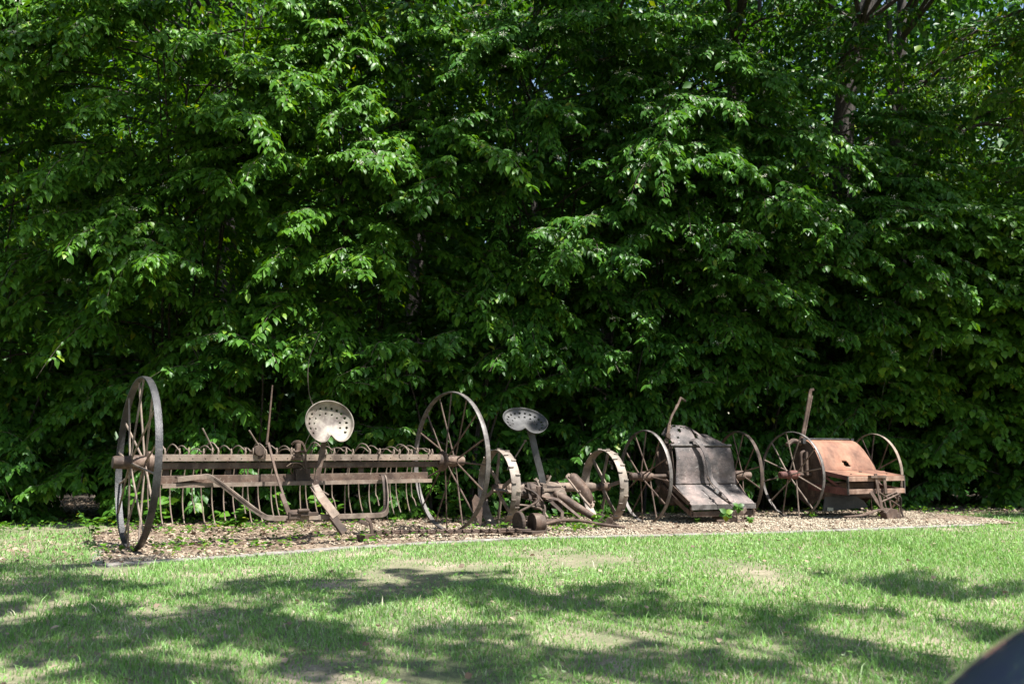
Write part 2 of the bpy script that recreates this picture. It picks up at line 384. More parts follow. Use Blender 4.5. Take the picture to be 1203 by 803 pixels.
def shrub(label, cx, cy, Rm, H, ns, seed, mat, lsize=0.105, zmin=0.45, flowers=0.0, group='leafy shrubs that form the hedge', wide=1.0):
    rng = np.random.default_rng(seed)
    t = thing('dogwood_shrub', (cx, cy, 0), 0, label, 'shrub', group)
    per = 13; nb = ns // per; ns = nb * per
    zb = zmin + (H - zmin) * (np.arange(nb) + rng.random(nb)) / nb; fz = np.clip(zb / H, 0, 1)
    Rz = Rm * (.46 + .80 * np.clip(fz / .62, 0, 1) ** .8 + .10 * np.sin(zb * 3.1 + seed)) * np.where(fz > .80, 1 - (fz - .80) * 2.2, 1)
    pb_ = -PI / 2 + rng.normal(0, 0.85, nb); rest = rng.random(nb) < .12; pb_ = np.where(rest, rng.uniform(0, 2 * PI, nb), pb_)
    Lb = Rz * rng.uniform(.8, 1.25, nb); rb = rng.uniform(.25, .6, nb); db = rng.uniform(.35, .75, nb)
    bi = np.repeat(np.arange(nb), per); tb = np.tile(np.linspace(.42, 1.0, per), nb) + rng.normal(0, .03, ns)
    sg = np.tile([1, -1], ns)[:ns] * rng.uniform(.15, .95, ns) * np.where(tb > .86, .3, 1)
    phi = pb_[bi] + sg; Lr = Lb[bi]
    Hd = np.stack([np.cos(phi), np.sin(phi)], 1); Hb = np.stack([np.cos(pb_[bi]), np.sin(pb_[bi])], 1)
    org = np.concatenate([Hb * (Lr * tb)[:, None] + rng.normal(0, .06, (ns, 2)), (zb[bi] - .15 + Lr * (rb[bi] * tb - db[bi] * tb * tb) + rng.normal(0, .035, ns))[:, None]], 1)
    L = rng.uniform(.34, .72, ns) * np.clip(1.15 - .3 * tb, .6, 1.2)
    rise = rb[bi] - 2 * db[bi] * tb * .6 + rng.normal(.12, .12, ns); droop = rng.uniform(.25, .7, ns)
    bough = [np.stack([np.cos(pb_) * Lb * q, np.sin(pb_) * Lb * q, zb - .15 + Lb * (rb * q - db * q * q)], 1) for q in np.linspace(0, 1, 8)]
    def clear(q, pad=0.0):       # leaves keep behind the row of implements
        lim = 10.75 + .36 * (np.clip(q[:, 0] + cx, -3, 5.5) + 3) - .75 * np.clip(q[:, 2] - 1.35, 0, 2.2) + pad
        return q[:, 1] + cy > lim
    tipp = org + np.concatenate([Hd * L[:, None], np.zeros((ns, 1))], 1); g = clear(tipp)
    org, Hd, L, rise, droop = org[g], Hd[g], L[g], rise[g], droop[g]; ns = len(org)
    bg_ = clear(bough[-1], .1); bough = [q[bg_] for q in bough]
    P, D, N, Ls, lines = sprays(org, Hd, L, rise, droop, rng, 7, 4, lsize)
    ok = (P[:, 2] > 0.06) & clear(P); P, D, N, Ls = P[ok], D[ok], N[ok], Ls[ok]
    base = rng.random(len(P)) ** 1.1 * .93
    # sprays near the top and tips carry fresher leaves
    link('foliage', leaf_mesh('foliage', P, D, N, Ls * np.clip(rng.normal(1, .16, len(P)), .5, 1.5), np.full(len(P), .66 if mat is M['leaf_c'] else .47) * rng.uniform(.85, 1.15, len(P)), rng, 8, np.clip(base + .07 * rng.random(len(P)), 0, 1)), mat, t)
    # inner leaves, sparse and larger
    m = int(6000 * Rm * H / 12); a = rng.uniform(0, 2 * PI, m); zz = rng.uniform(.1, H * .97, m); rr = Rm * .92 * (.35 + .65 * zz / H) * rng.random(m) ** .4
    P2 = np.stack([np.cos(a) * rr, np.sin(a) * rr * .8 + .25, zz], 1)
    D2 = np.stack([np.cos(a), np.sin(a), rng.uniform(-1.2, .1, m)], 1) + rng.normal(0, .3, (m, 3))
    link('inner_foliage', leaf_mesh('inner_foliage', P2, D2, np.tile([0, 0, 1.0], (m, 1)) + rng.normal(0, .4, (m, 3)), .125 * rng.uniform(.6, 1.3, m), np.full(m, .52), rng, 4), mat, t)
    tag(link('twigs', twig_mesh('twigs', lines, .005, .0015), M['twig'], t), kind='stuff')
    link('boughs', twig_mesh('boughs', np.stack(bough, 1), .018, .005), M['bark'], t)
    mb = MB()
    for k in range(7):
        a = rng.uniform(0, 2 * PI); d = rng.uniform(.1, .35); e = rng.uniform(.2, .55) * Rm
        mb.tube(arc([(math.cos(a) * d, math.sin(a) * d, -.05), (math.cos(a) * (d + e * .15), math.sin(a) * (d + e * .15), H * .3), (math.cos(a) * (d + e * .5), math.sin(a) * (d + e * .5), H * .62), (math.cos(a) * (d + e), math.sin(a) * (d + e) - .2, H * .9)], 5), .022, 6, scale=list(np.linspace(1, .3, 16)))
    mb.build('stems', M['bark'], t, smooth=True)
    if flowers:
        tips = lines[:, -1]; sel = tips[(rng.random(ns) < flowers) & (tips[:, 2] > 2)]
        if len(sel):
            q = np.repeat(sel, 22, 0) + rng.normal(0, .028, (len(sel) * 22, 3)) * [1, 1, .4] + [0, 0, .03]
            tag(link('flower_clusters', leaf_mesh('flower_clusters', q, rng.normal(0, 1, q.shape), rng.normal(0, .5, q.shape) + [0, 0, 1], np.full(len(q), .018), np.full(len(q), .9), rng, 4), M['flower'], t), kind='stuff')
    return t

def tree(name, label, cx, cy, trunk, r0, clumps, seed, mat, lsize=0.12, dens=1.0, group='tall trees behind the hedge', lod=4, cat='tree', limb_r=.045, wd=.5):
    """trunk: list of (x,y,z) relative; clumps: list of (x,y,z,rx,ry,rz) relative to the base"""
    rng = np.random.default_rng(seed); clumps = clumps + OVER.get(seed, [])
    t = thing(name, (cx, cy, 0), 0, label, cat, group)
    mb = MB(); path = arc(trunk, 6); n = len(path)
    mb.tube(path, r0, 12, scale=[1.35 - .35 * min(1, i / 3) - .6 * i / n for i in range(n)])
    mb.build('trunk', M['bark'], t, smooth=True)
    if limb_r:
        lb = MB()
        for c in clumps:
            c0 = Vector(c[:3]); best = min(path[n // 4:], key=lambda p: (p - c0).length + abs(p.z - c0.z + .8) * .8)
            mid = (best + c0) / 2 + Vector((rng.normal(0, .15), rng.normal(0, .15), .25))
            q = arc([best, mid, c0], 5); lb.tube(q, min(limb_r, r0 * .35), 6, scale=list(np.linspace(1, .22, len(q))))
        lb.build('limbs', M['bark'], t, smooth=True)
    A = []; LN = []
    for c in clumps:
        rx, ry, rz = c[3:6]; m = max(4, int(dens * (28 if c[5] == .34 else 13) * (rx * ry + rx * rz + ry * rz) / 1.0 / 1.2))
        u = rng.normal(0, 1, (m, 3)); u /= np.linalg.norm(u, axis=1, keepdims=True); u *= (rng.random((m, 1)) ** .45) * .8
        p = u * [rx, ry, rz] + np.array(c[:3])
        ph = np.arctan2(u[:, 1] * ry, u[:, 0] * rx) + rng.normal(0, .5, m); Hd = np.stack([np.cos(ph), np.sin(ph)], 1)
        L = rng.uniform(.45, .8, m) * min(1, max(.5, (rx + ry) / 2))
        p = p - np.concatenate([Hd, np.zeros((m, 1))], 1) * (L * .5)[:, None]
        P, D, N, Ls, ln = sprays(p, Hd, L, rng.uniform(0, .5, m), rng.uniform(.3, .9, m), rng, 5, 3, lsize)
        A.append((P, D, N, Ls)); LN.append(ln)
    P, D, N, Ls = [np.concatenate(q) for q in zip(*A)]
    link('crown', leaf_mesh('crown', P, D, N, Ls, np.full(len(P), wd), rng, lod), mat, t)
    tag(link('twigs', twig_mesh('twigs', np.concatenate(LN), .009, .002), M['twig'], t), kind='stuff')
    return t
# HEDGE
HS = [
 ('leftmost hedge shrub with sunlit tiered sprays at the left edge of the photo', -7.0, 12.8, 2.0, 7.2, 936, 11, 'leaf_a', .10),
 ('hedge shrub with brightly sunlit upper sprays directly behind the left rake wheel', -4.3, 12.7, 1.9, 7.4, 936, 12, 'leaf_a', .02),
 ('drooping hedge shrub behind the middle of the hay rake and its pale seat', -2.0, 13.1, 1.8, 6.9, 936, 13, 'leaf_a', .02),
 ('dense hedge shrub behind the right rake wheel and the mower', 0.3, 13.7, 1.8, 7.2, 936, 14, 'leaf_b', .12),
 ('tall dark hedge shrub between the mower seat and the black planter', 2.4, 14.2, 1.9, 6.7, 936, 15, 'leaf_b', .15),
 ('hedge shrub behind the gap between the black planter and the red planter', 4.4, 15.0, 1.9, 6.0, 936, 16, 'leaf_b', .12),
 ('rounded broad leaved hedge shrub behind the right end of the red planter', 6.3, 15.5, 1.8, 4.9, 936, 17, 'leaf_c', .0),
 ('rightmost low hedge shrub with yellow green leaves at the right edge of the photo', 8.5, 15.6, 2.0, 4.9, 936, 18, 'leaf_c', .0),
]
for lb, cx, cy, Rm, H, ns, sd, mt, fl in HS:
    shrub(lb, cx, cy, Rm, H, ns, sd, M[mt], (.102 if mt != 'leaf_c' else .112) if cx > -6 else .098, flowers=fl)
for lb, cx, cy, Rm, H, sd in [
 ('low underbrush shrub in the shade left of the left rake wheel', -6.2, 11.9, 1.3, 2.6, 31), ('low underbrush shrub in shade under the hedge behind the rake tines', -3.1, 12.0, 1.3, 2.2, 32),
 ('low underbrush shrub seen through the spokes of the right rake wheel', -0.7, 12.2, 1.3, 2.3, 33), ('low underbrush shrub in shade behind the mower wheels', 1.4, 13.2, 1.2, 2.3, 34),
 ('low underbrush shrub behind the wheels of the black planter', 3.2, 13.9, 1.2, 2.2, 35), ('low underbrush shrub behind the red planter', 5.0, 14.7, 1.2, 2.2, 36), ('low underbrush shrub in deep shade right of the red planter', 7.3, 14.7, 1.5, 2.4, 37)]:
    shrub(lb, cx, cy, Rm, H, 156, sd, M['leaf_b'], .10, .15, group='low shrubs at the foot of the hedge')

# TALL TREES BEHIND (trunks partly visible, crowns overhang the hedge, plus unseen clumps added to shade it)
OVER = {}
def overhang():  # out-of-view clumps placed to shade the hedge, gaps let sun through
    rg = np.random.default_rng(8); bases = {41: (5.35, 16.2), 42: (3.95, 17.2), 43: (6.75, 16.8), 44: (9.6, 17.0), 45: (1.6, 17.6), 46: (-1.6, 17.0), 47: (-5.0, 17.2)}
    for gx_ in np.arange(-7.5, 15.5, 1.15):
        for gy_ in np.arange(9.1, 14.8, 1.05):
            x = gx_ + rg.uniform(-.3, .3); y = gy_ + rg.uniform(-.25, .25); z = rg.uniform(8.7, 9.9)
            dens = math.sin(x * 1.25 + y * .9) * math.sin(y * 1.7 - x * .5 + 1)
            edge = float(np.interp(x, [-8, 3, 4, 5.5, 7.7, 8.3, 8.9, 16], [8.8, 9.0, 9.3, 10.0, 10.9, 10.9, 9.5, 9.5]))
            if y < edge: continue
            if -6.5 < x < 1.6 and 9.4 < y < 13.4 and dens < .86: continue
            if 2.2 <= x < 7 and 9.4 < y and dens < .02: continue
            if dens < -.75: continue
            k = min(bases, key=lambda q: abs(bases[q][0] - x)); b = bases[k]
            OVER.setdefault(k, []).append((x - b[0], y - b[1], z, .85, .8, .34))
overhang()
tree('woodland_tree', 'large dark trunked tree leaning right at the upper right behind the hedge', 5.35, 16.2,
     [(0, 0, 0), (.05, 0, 3), (.15, 0, 5.5), (.45, 0, 7.6), (1.4, 0, 10)], .27,
     [(-.6, -3.5, 8.6, 2.2, 2.0, .8), (1.6, -4.2, 8.9, 2.0, 1.8, .8), (.2, -1.2, 7.2, 1.2, .9, .8), (2.6, -1.5, 8.6, 1.8, 1.5, .7), (-1.2, .3, 8.8, 1.5, 1.3, .8), (1.4, -.6, 6.1, .9, .6, .5), (.6, -2.4, 9.8, 2.4, 2.4, .7)], 41, M['leaf_d'], .14, 1.0)
tree('woodland_tree', 'straight dark trunk rising behind the hedge left of the large leaning tree', 3.95, 17.2,
     [(0, 0, 0), (.0, 0, 3), (-.05, 0, 6), (.05, 0, 8), (.1, 0, 11)], .17,
     [(-1.6, -4.6, 8.7, 2.2, 2.0, .8), (-.8, -1.2, 7.6, 1.2, 1.0, .7), (1.0, -1.0, 8.2, 1.0, 1.0, .8), (-.3, -3.0, 10.2, 2.2, 2.0, .8)], 42, M['leaf_d'], .14, 1.0)
tree('woodland_tree', 'slender bark striped tree right of the large leaning trunk', 6.75, 16.8,
     [(0, 0, 0), (.02, 0, 3), (-.05, 0, 5.5), (.1, 0, 8), (.2, 0, 10.5)], .15,
     [(-.4, -.4, 7.0, 1.1, .8, .7), (.3, .3, 5.7, 1.2, .8, .7), (1.6, .2, 7.4, 1.2, .9, .7), (1.1, -1.5, 7.3, 1.5, 1.1, .7), (2.4, -2.6, 7.9, 1.6, 1.3, .6), (.9, -2.2, 6.1, 1.0, .7, .45), (2.0, -.8, 6.4, 1.1, .8, .5), (.8, -3.8, 8.8, 1.8, 1.8, .7)], 43, M['leaf_c'], .13, 1.0)
tree('woodland_tree', 'tree at the upper right edge with loose sunlit hanging sprays', 9.6, 17.0,
     [(0, 0, 0), (.1, 0, 3), (.0, 0, 6), (-.2, 0, 9)], .16,
     [(-2.0, .3, 6.6, 1.2, .9, .7), (-1.3, .4, 5.6, 1.2, .9, .7), (-.2, .2, 7.0, 1.2, .9, .8), (-1.0, -1.5, 7.2, 1.3, 1.0, .6), (-.2, -2.5, 6.3, 1.2, .9, .6), (.8, -1.5, 7.6, 1.6, 1.2, .8), (-.8, -.6, 5.3, 1.2, .8, .6), (.6, -3.0, 8.6, 1.8, 1.8, .7)], 44, M['leaf_c'], .13, 1.0)
tree('woodland_tree', 'thin tree deep behind the centre of the hedge near the top of the photo', 1.6, 17.6,
     [(0, 0, 0), (.1, 0, 3), (.15, 0, 6), (.05, 0, 8.6), (0, 0, 11)], .13,
     [(-1.2, -5.2, 8.4, 2.3, 2.0, .8), (1.0, -5.4, 8.8, 1.8, 1.6, .7), (-.6, -1.5, 7.9, 1.5, 1.3, .8), (.7, -.8, 8.0, 1.0, 1.0, .8), (-1.5, .2, 8.6, 1.4, 1.2, 1.0)], 45, M['leaf_d'], .14, 1.0)
tree('woodland_tree', 'hidden trunked tree behind the hedge above the pale rake seat', -1.6, 17.0,
     [(0, 0, 0), (-.1, 0, 3), (.05, 0, 6), (.15, 0, 10)], .18,
     [(-.3, -1.8, 8.2, 2.0, 1.6, 1.0), (1.2, -.6, 8.0, 1.4, 1.2, 1.0), (.8, -4.6, 8.8, 1.6, 1.5, .7), (-1.6, -.4, 8.0, 1.4, 1.2, 1.0)], 46, M['leaf_d'], .14, 1.0)
tree('woodland_tree', 'broad crowned tree behind the hedge at the upper left', -5.0, 17.2,
     [(0, 0, 0), (.1, 0, 3), (-.1, 0, 6), (0, 0, 10)], .22,
     [(-1.5, -1.5, 8.2, 2.0, 1.6, 1.1), (1.3, -1.2, 8.2, 2.0, 1.5, 1.1), (-3.4, -1.0, 7.8, 1.6, 1.4, 1.2), (.2, .5, 9.2, 2.4, 1.5, 1.0)], 47, M['leaf_d'], .14, 1.0)

# far woodland mass
def woodland():
    rng = np.random.default_rng(77); N_ = 210000
    x = rng.uniform(-15, 19, N_); y = rng.uniform(18.2, 24, N_); z = rng.uniform(0.1, 15, N_)
    lim = 14 + 1.2 * np.sin(x * .9) + .8 * np.sin(x * 2.3 + 1)
    gap = np.sin(x * 1.9 + z * .7) * np.sin(z * 1.6 - x * .6 + 2) + .6 * np.sin(x * 4.3 + 1) * np.sin(z * 4.9)
    thin = ((x > 4) & (z > 6.0)).astype(float) * np.clip((x - 4) / 4, 0, 1)
    keep = (z < lim) & (gap > -1.6 + .75 * thin) & (rng.random(N_) > thin * .15)
    keep &= ~((x > 11.2) & (x < 13.0) & (z > 10.0))
    P = np.stack([x, y, z], 1)[keep]; n1 = len(P); m = 70000
    P = np.concatenate([P, np.stack([rng.uniform(-22, 26, m), rng.uniform(25, 28, m), rng.uniform(0, 14.0, m) * np.where(rng.random(m) < .6, .6, 1.0)], 1)]); n = len(P)
    D = rng.normal(0, 1, (n, 3)) - [0, 0.5, .5]; Nn = rng.normal(0, .6, (n, 3)) + [0, -.5, .8]
    return tag(link('distant_woodland', leaf_mesh('distant_woodland', P, D, Nn, np.where(np.arange(n) < n1, rng.uniform(.13, .27, n), rng.uniform(.3, .6, n)), np.full(n, .58), rng, 4), M['leaf_d']), 'dark mass of woodland foliage filling the gaps far behind the hedge', 'woodland', kind='stuff')
woodland()
# bare trunks in the depth of the wood
for k, (x, y, h, r, lb) in enumerate([(4.9, 18.6, 12, .07, 'thin bare stem in the wood just left of the large leaning tree'), (7.4, 18.9, 11, .09, 'thin bare stem in the wood at the upper right'), (.4, 18.4, 11, .08, 'thin bare stem in the wood near the top centre'), (2.9, 18.8, 12, .06, 'thin bare stem in the wood left of the straight dark trunk')]):
    o = MB().tube(arc([(0, 0, 0), (.06 * (-1) ** k, 0, h * .4), (-.08 * (-1) ** k, 0, h * .7), (.05, 0, h)], 6), r, 8, scale=list(np.linspace(1.1, .5, 19))).build('bare_sapling', M['bark'], smooth=True, loc=(x, y, 0))
    tag(o, lb, 'sapling', 'thin stems in the wood')

# SHADE TREE standing to the right of the photographer; its limbs throw the dappled shade on the lawn
LC = [[-0.34, 4.81, 0.53, 0.5], [-0.2, 4.2, 0.3, 0.3], [0.84, 3.18, 0.59, 0.32], [0.66, 2.73, 0.32, 0.29], [1.34, 2.99, 0.41, 0.29], [1.77, 2.65, 0.41, 0.21], [1.12, 2.21, 0.21, 0.14], [1.91, 4.2, 0.4, 0.33], [2.25, 4.47, 0.38, 0.34], [1.87, 3.6, 0.26, 0.22], [2.92, 3.67, 0.31, 0.26], [2.61, 3.95, 0.24, 0.2], [3.33, 3.95, 0.28, 0.26], [3.58, 3.53, 0.24, 0.22], [2.7, 2.5, 0.3, 0.19], [3.08, 2.28, 0.25, 0.14], [4.06, 3.09, 0.23, 0.22], [4.28, 2.65, 0.21, 0.16], [4.38, 3.49, 0.21, 0.16], [4.91, 4.33, 0.26, 0.24], [5.4, 4.2, 0.4, 0.26], [5.76, 3.95, 0.28, 0.2], [3.59, 2.28, 0.22, 0.11], [4.52, 2.21, 0.18, 0.14], [5.19, 2.99, 0.15, 0.1], [1.32, 4.25, 0.26, 0.23]]
sx, sy = sdir.x / sdir.z, sdir.y / sdir.z
def shade():
    rng = np.random.default_rng(5); cl = []
    bx, by = 8.6, -1.5
    for x, y, rx, ry in LC:
        g = (x - 2.80, y + 2.10)                 # back to the lawn point the clump shades
        z0 = 7.2 + rng.uniform(-.4, .6)
        cl.append((g[0] + sx * (z0 + .05) - bx, g[1] + sy * (z0 + .05) - by, z0, rx * 1.40, ry * 1.65, .25))
    for _ in range(22):
        x, y = rng.uniform(-.8, 4.4), rng.uniform(2.1, 4.3); z0 = 7.2 + rng.uniform(-.4, .6); g = (x - 2.80, y + 2.10); r_ = rng.uniform(.12, .24)
        cl.append((g[0] + sx * (z0 + .05) - bx, g[1] + sy * (z0 + .05) - by, z0, r_ * 1.5, r_, .15))
    tree('shade_tree', 'spreading oak to the right of the photographer, outside the photo, shading the lawn', bx, by,
         [(0, 0, -.4), (.1, .1, 2.5), (-.2, .2, 5.0), (-1.0, .6, 7.0), (-2.2, 1.2, 8.4)], .32, cl, 51, M['leaf_d'], .12, 1.9, group=None, limb_r=.03)
shade()

# ================================================================ IMPLEMENTS
def spoke_mesh(Rr, a0, a1, r, hub_r, flat=None):
    mb = MB()
    if flat: mb.bar([(a0, 0, hub_r * .8), (a1, 0, Rr)], flat[0], flat[1], up=(1, 0, 0))
    else: mb.tube([(a0, 0, hub_r * .8), (a1, 0, Rr)], r, 6)
    return mb.mesh('spoke', smooth=not flat)
def wheel(parent, x, Rr, rw, rt, nsp, sr, hub, mats, lean=0, spin=0, lugs=0, yaw=0, flat=None, flange=.055, seg=72):
    """hub: lathe profile list (a, r); mats = rim, spoke, hub"""
    mb = MB()
    h = rw / 2
    mb.lathe([(-h, Rr - rt), (h, Rr - rt), (h, Rr - .004), (h * .5, Rr - .001), (0, Rr), (-h * .5, Rr - .001), (-h, Rr - .004)], 'x', seg=seg, closed=True)
    if lugs:
        for k in range(lugs):
            q = 2 * PI * k / lugs; rot = Matrix.Rotation(q, 3, 'X'); s = 1 if k % 2 else -1
            mb.box(rot @ V(s * h * .5, 0, Rr + .004), (h * .95, .010, .016), rot)
    o = mb.build('wheel', mats[0], parent, smooth=True, loc=(x, 0, Rr), rot=(spin, R(lean), R(yaw)))
    hb = MB().lathe(hub, 'x', seg=24).build('hub', mats[2], o, smooth=True)
    hr = hub[len(hub) // 2][1]
    for s in (-1, 1):
        me = spoke_mesh(Rr - rt * .6, s * flange, s * rw * .18, sr, hr, flat); me.materials.append(mats[1])
        for k in range(nsp // 2):
            sp = link('spoke', me, None, o, rot=((2 * k + (s > 0)) * 2 * PI / nsp, 0, 0))
    return o

def pan_seat(parent, loc, rot, mat, w=.235, l=.20, dish=.085, twist=0.0):
    nr, na = 44, 150; vs = [(0, 0, 0)]; keep = []
    holes = [(.77, a) for a in np.linspace(-2.15, 2.15, 15)] + [(.54, a) for a in np.linspace(-1.9, 1.9, 9)]
    def pt(rho, a):
        d = PI - abs(a)
        k = 1 - .42 * math.exp(-(d / .22) ** 2) + .05 * math.exp(-((d - .62) / .30) ** 2)
        x = w * rho * math.sin(a) * k; y = l * rho * math.cos(a) * k
        wt = .35 + .65 * (.5 + .5 * math.cos(a))
        z = dish * rho ** 2.6 * wt + (.018 * max(0, rho - .93) / .07)
        return x, y, z
    H = [pt(r_, a) for r_, a in holes]
    for i in range(1, nr + 1):
        for j in range(na): vs.append(pt(i / nr, -PI + 2 * PI * j / na))
    fs = []
    for j in range(na): fs.append((0, 1 + (j + 1) % na, 1 + j))
    for i in range(nr - 1):
        for j in range(na):
            q = (1 + i * na + j, 1 + i * na + (j + 1) % na, 1 + (i + 1) * na + (j + 1) % na, 1 + (i + 1) * na + j)
            cx = sum(vs[k][0] for k in q) / 4; cy = sum(vs[k][1] for k in q) / 4
            if any((cx - h[0]) ** 2 + (cy - h[1]) ** 2 < (.0105 if n_ < 15 else .0085) ** 2 for n_, h in enumerate(H)): continue
            fs.append(q)
    o = MB().add(vs, fs).build('seat', mat, parent, smooth=True, loc=loc, rot=rot)
    m = o.modifiers.new('solid', 'SOLIDIFY'); m.thickness = .006; m.offset = 0
    return o

# ---------------------------------------------------------------- HAY RAKE
rake = thing('hay_rake', (-3.026, 8.10, 0), math.atan2(2.0, 2.402), 'wide rusty hay rake with two tall spoked wheels, curved tines and a pale perforated seat', 'farm implement')
RK = 3.125
hubL = [(-.19, .0), (-.19, .045), (-.17, .052), (-.06, .052), (-.055, .062), (.06, .062), (.065, .075), (.075, .095), (.10, .095), (.105, .07), (.16, .06)]
hubR = [(-.16, .06), (-.105, .07), (-.10, .10), (-.075, .10), (-.065, .075), (-.06, .06), (.06, .06), (.065, .05), (.15, .05), (.155, .035)]
wl = wheel(rake, 0, .70, .055, .014, 16, .0085, hubL, (M['black_tyre'], M['pale_rust'], M['rust']), lean=1.5, spin=.12, seg=96, yaw=-7)
wl['label'] = 'tall blackened left wheel'
wr = wheel(rake, RK, .70, .050, .014, 16, .0080, hubR, (M['tyre_iron'], M['rust'], M['rust']), spin=.05, seg=96, yaw=-4.5)
ux0, ux1 = .16, 2.97
mb = MB()
for k in range(26): mb.lathe([(-.064, .004), (-.062, .007), (-.058, .007)], 'y', c=(ux0 + .06 + k * .108, 0, .737), seg=8)
mb.box(((ux0 + ux1) / 2, -.055, .735), (ux1 - ux0, .008, .052)).box(((ux0 + ux1) / 2, -.035, .762), (ux1 - ux0, .048, .008)).build('tine_bar', M['pale_rust'], rake, bevel=.002)
MB().bar([(.10, 0, .672), (RK - .10, 0, .672)], .058, .058).build('axle_beam', M['rust'], rake, bevel=.006)
MB().box((1.52, -.005, .555), (2.66, .008, .075)).box((1.52, -.035, .520), (2.66, .060, .008)).build('lower_bar', M['rust'], rake, bevel=.002)
MB().box((1.52, -.068, .512), (2.67, .007, .036)).build('lower_bar_lip', M['pale_rust'], rake)  # paler iron than the bar: sunlit lip against shaded plate, by colour
for x in (.24, .78, 1.42, 2.10, 2.82):
    MB().bar([(x, .012, .66), (x, .012, .52)], .05, .012, up=(0, 1, 0)).build('hanger', M['dark_rust'], rake)
# tines: a coil above the bar, an arc behind it and a long curved tooth
def tine_mesh(k, rng):
    j = rng.normal(0, .012); e = rng.normal(0, .02)
    p = [(0, -.03, .745), (.0, -.035, .79), (.008, -.015, .815), (.016, .012, .80), (.016, .008, .77), (.008, -.018, .762), (.006, -.03, .79), (0, .02, .815 + j), (0, .08, .838 + j), (0, .16, .840 + j), (0, .24, .80), (0, .31, .72), (0, .35, .60), (0, .36, .47), (0, .35, .36), (0, .315, .26 + e), (0, .275, .185 + e)]
    return MB().tube(arc(p, 4), .0055, 6).mesh('tine', smooth=True)
rng = np.random.default_rng(3)
tm = [tine_mesh(k, rng) for k in range(5)]
for m_ in tm: m_.materials.append(M['pale_rust'])
for k in range(30):
    if k in (14,): continue
    o = link('tine', tm[k % 5], None, rake, loc=(ux0 + .08 + k * .0925 + rng.normal(0, .007), rng.normal(0, .012), rng.normal(0, .006)), rot=(rng.normal(0, .03), rng.normal(0, .035), 0))
MB().tube(arc([(1.38, -.05, .70), (1.36, -.03, .66), (1.40, .05, .60), (1.48, .02, .56)], 6), .006, 6).tube(arc([(1.30, -.05, .66), (1.34, -.08, .69), (1.44, -.05, .68), (1.52, 0, .60)], 6), .006, 6).build('bent_tine', M['pale_rust'], rake, smooth=True)
# bent front frame (angle iron)
fp = arc([(.30, -.085, .560), (.50, -.09, .578), (.60, -.14, .555), (.86, -.44, .285), (.95, -.50, .245), (1.10, -.50, .238)], 6) + arc([(1.9, -.50, .228), (2.0, -.50, .228), (2.06, -.495, .25), (2.085, -.48, .32), (2.10, -.44, .46), (2.12, -.38, .55), (2.18, -.25, .562), (2.30, -.085, .555)], 6)
mb = MB().bar(fp, .010, .042, up=(0, 0, 1))
MB().bar([p + V(0, .028, .017) for p in fp], .05, .010, up=(0, 0, 1)).build('front_frame_flange', M['dark_rust'], rake)
mb.build('front_frame', M['pale_rust'], rake, bevel=.002)
# seat and its support
seat = pan_seat(rake, (1.545, -.31, 1.02), (R(66), R(-2), R(-6)), M['seat_pale'], w=.228, l=.195)
seat['label'] = 'pale cast seat with two rows of round holes'
MB().bar(arc([(1.535, -.27, .93), (1.53, -.285, .86), (1.485, -.30, .66), (1.43, -.31, .44)], 6), .052, .012, up=(0, -1, 0)).build('seat_post', M['rust'], rake, bevel=.002)
MB().bar([(1.37, -.42, .50), (1.40, -.50, .40), (1.50, -.58, .24)], .085, .012, up=(0, -1, .3)).build('seat_spring_plate', M['pale_rust'], rake, bevel=.002)
MB().bar([(1.47, -.56, .245), (1.56, -.62, .10)], .07, .03, up=(0, -1, .3)).build('foot_block', M['dark_rust'], rake, bevel=.003)
MB().tube(arc([(1.34, -.44, .52), (1.37, -.47, .43), (1.42, -.47, .45), (1.47, -.50, .42)], 5), .007, 6).build('wire_hook', M['pale_rust'], rake, smooth=True)
# dump lever and its link
MB().tube(arc([(1.075, -.10, .85), (1.085, -.10, .95), (1.10, -.10, 1.15), (1.115, -.10, 1.37)], 5), .0085, 8, scale=list(np.linspace(1.3, .8, 16))).build('lever', M['rust'], rake, smooth=True)
mb = MB().bar([(1.09, -.10, .87), (1.10, -.25, .60), (1.085, -.42, .42)], .022, .012, up=(0, -1, 0))
mb.bar([(1.065, -.42, .44), (1.07, -.48, .36), (1.10, -.50, .27)], .042, .014, up=(0, -1, 0)).build('lever_link', M['rust'], rake, bevel=.002)
MB().lathe([(-.03, .02), (-.028, .045), (.02, .045), (.022, .03), (.04, .03)], 'y', c=(1.02, -.06, .80), seg=14).box((1.045, -.05, .775), (.05, .05, .09)).build('lever_pivot', M['dark_rust'], rake, smooth=True)
MB().box((1.19, -.50, .285), (.20, .12, .014), Matrix.Rotation(.2, 3, 'X')).box((1.13, -.54, .262), (.11, .02, .062)).box((1.26, -.55, .268), (.17, .02, .03)).lathe([(-.05, .016), (.05, .016)], 'x', c=(1.20, -.56, .30), seg=10).build('foot_pedal', M['dark_rust'], rake, bevel=.003)
mb = MB().bar(arc([(1.33, -.07, .85), (1.36, -.09, .88), (1.42, -.09, .87), (1.455, -.09, .80), (1.46, -.09, .70), (1.475, -.09, .60)], 5), .02, .012, up=(0, -1, 0))
mb.box((1.385, -.085, .80), (.045, .03, .13)).box((1.38, -.085, .735), (.10, .03, .03)).tube([(1.34, -.1, .79), (1.44, -.1, .79)], .012, 8)
mb.build('trip_latch', M['rust'], rake, bevel=.002)
MB().bar([(1.46, -.045, .64), (1.46, -.045, .50)], .14, .02, up=(0, -1, 0)).build('centre_bracket', M['dark_rust'], rake)
for a, b in (((.535, 0, .985), (.64, 0, .80)), ((.955, 0, .975), (1.08, 0, .80))):
    MB().tube([a, b], .0065, 6).build('loose_rod', M['pale_rust'], rake)
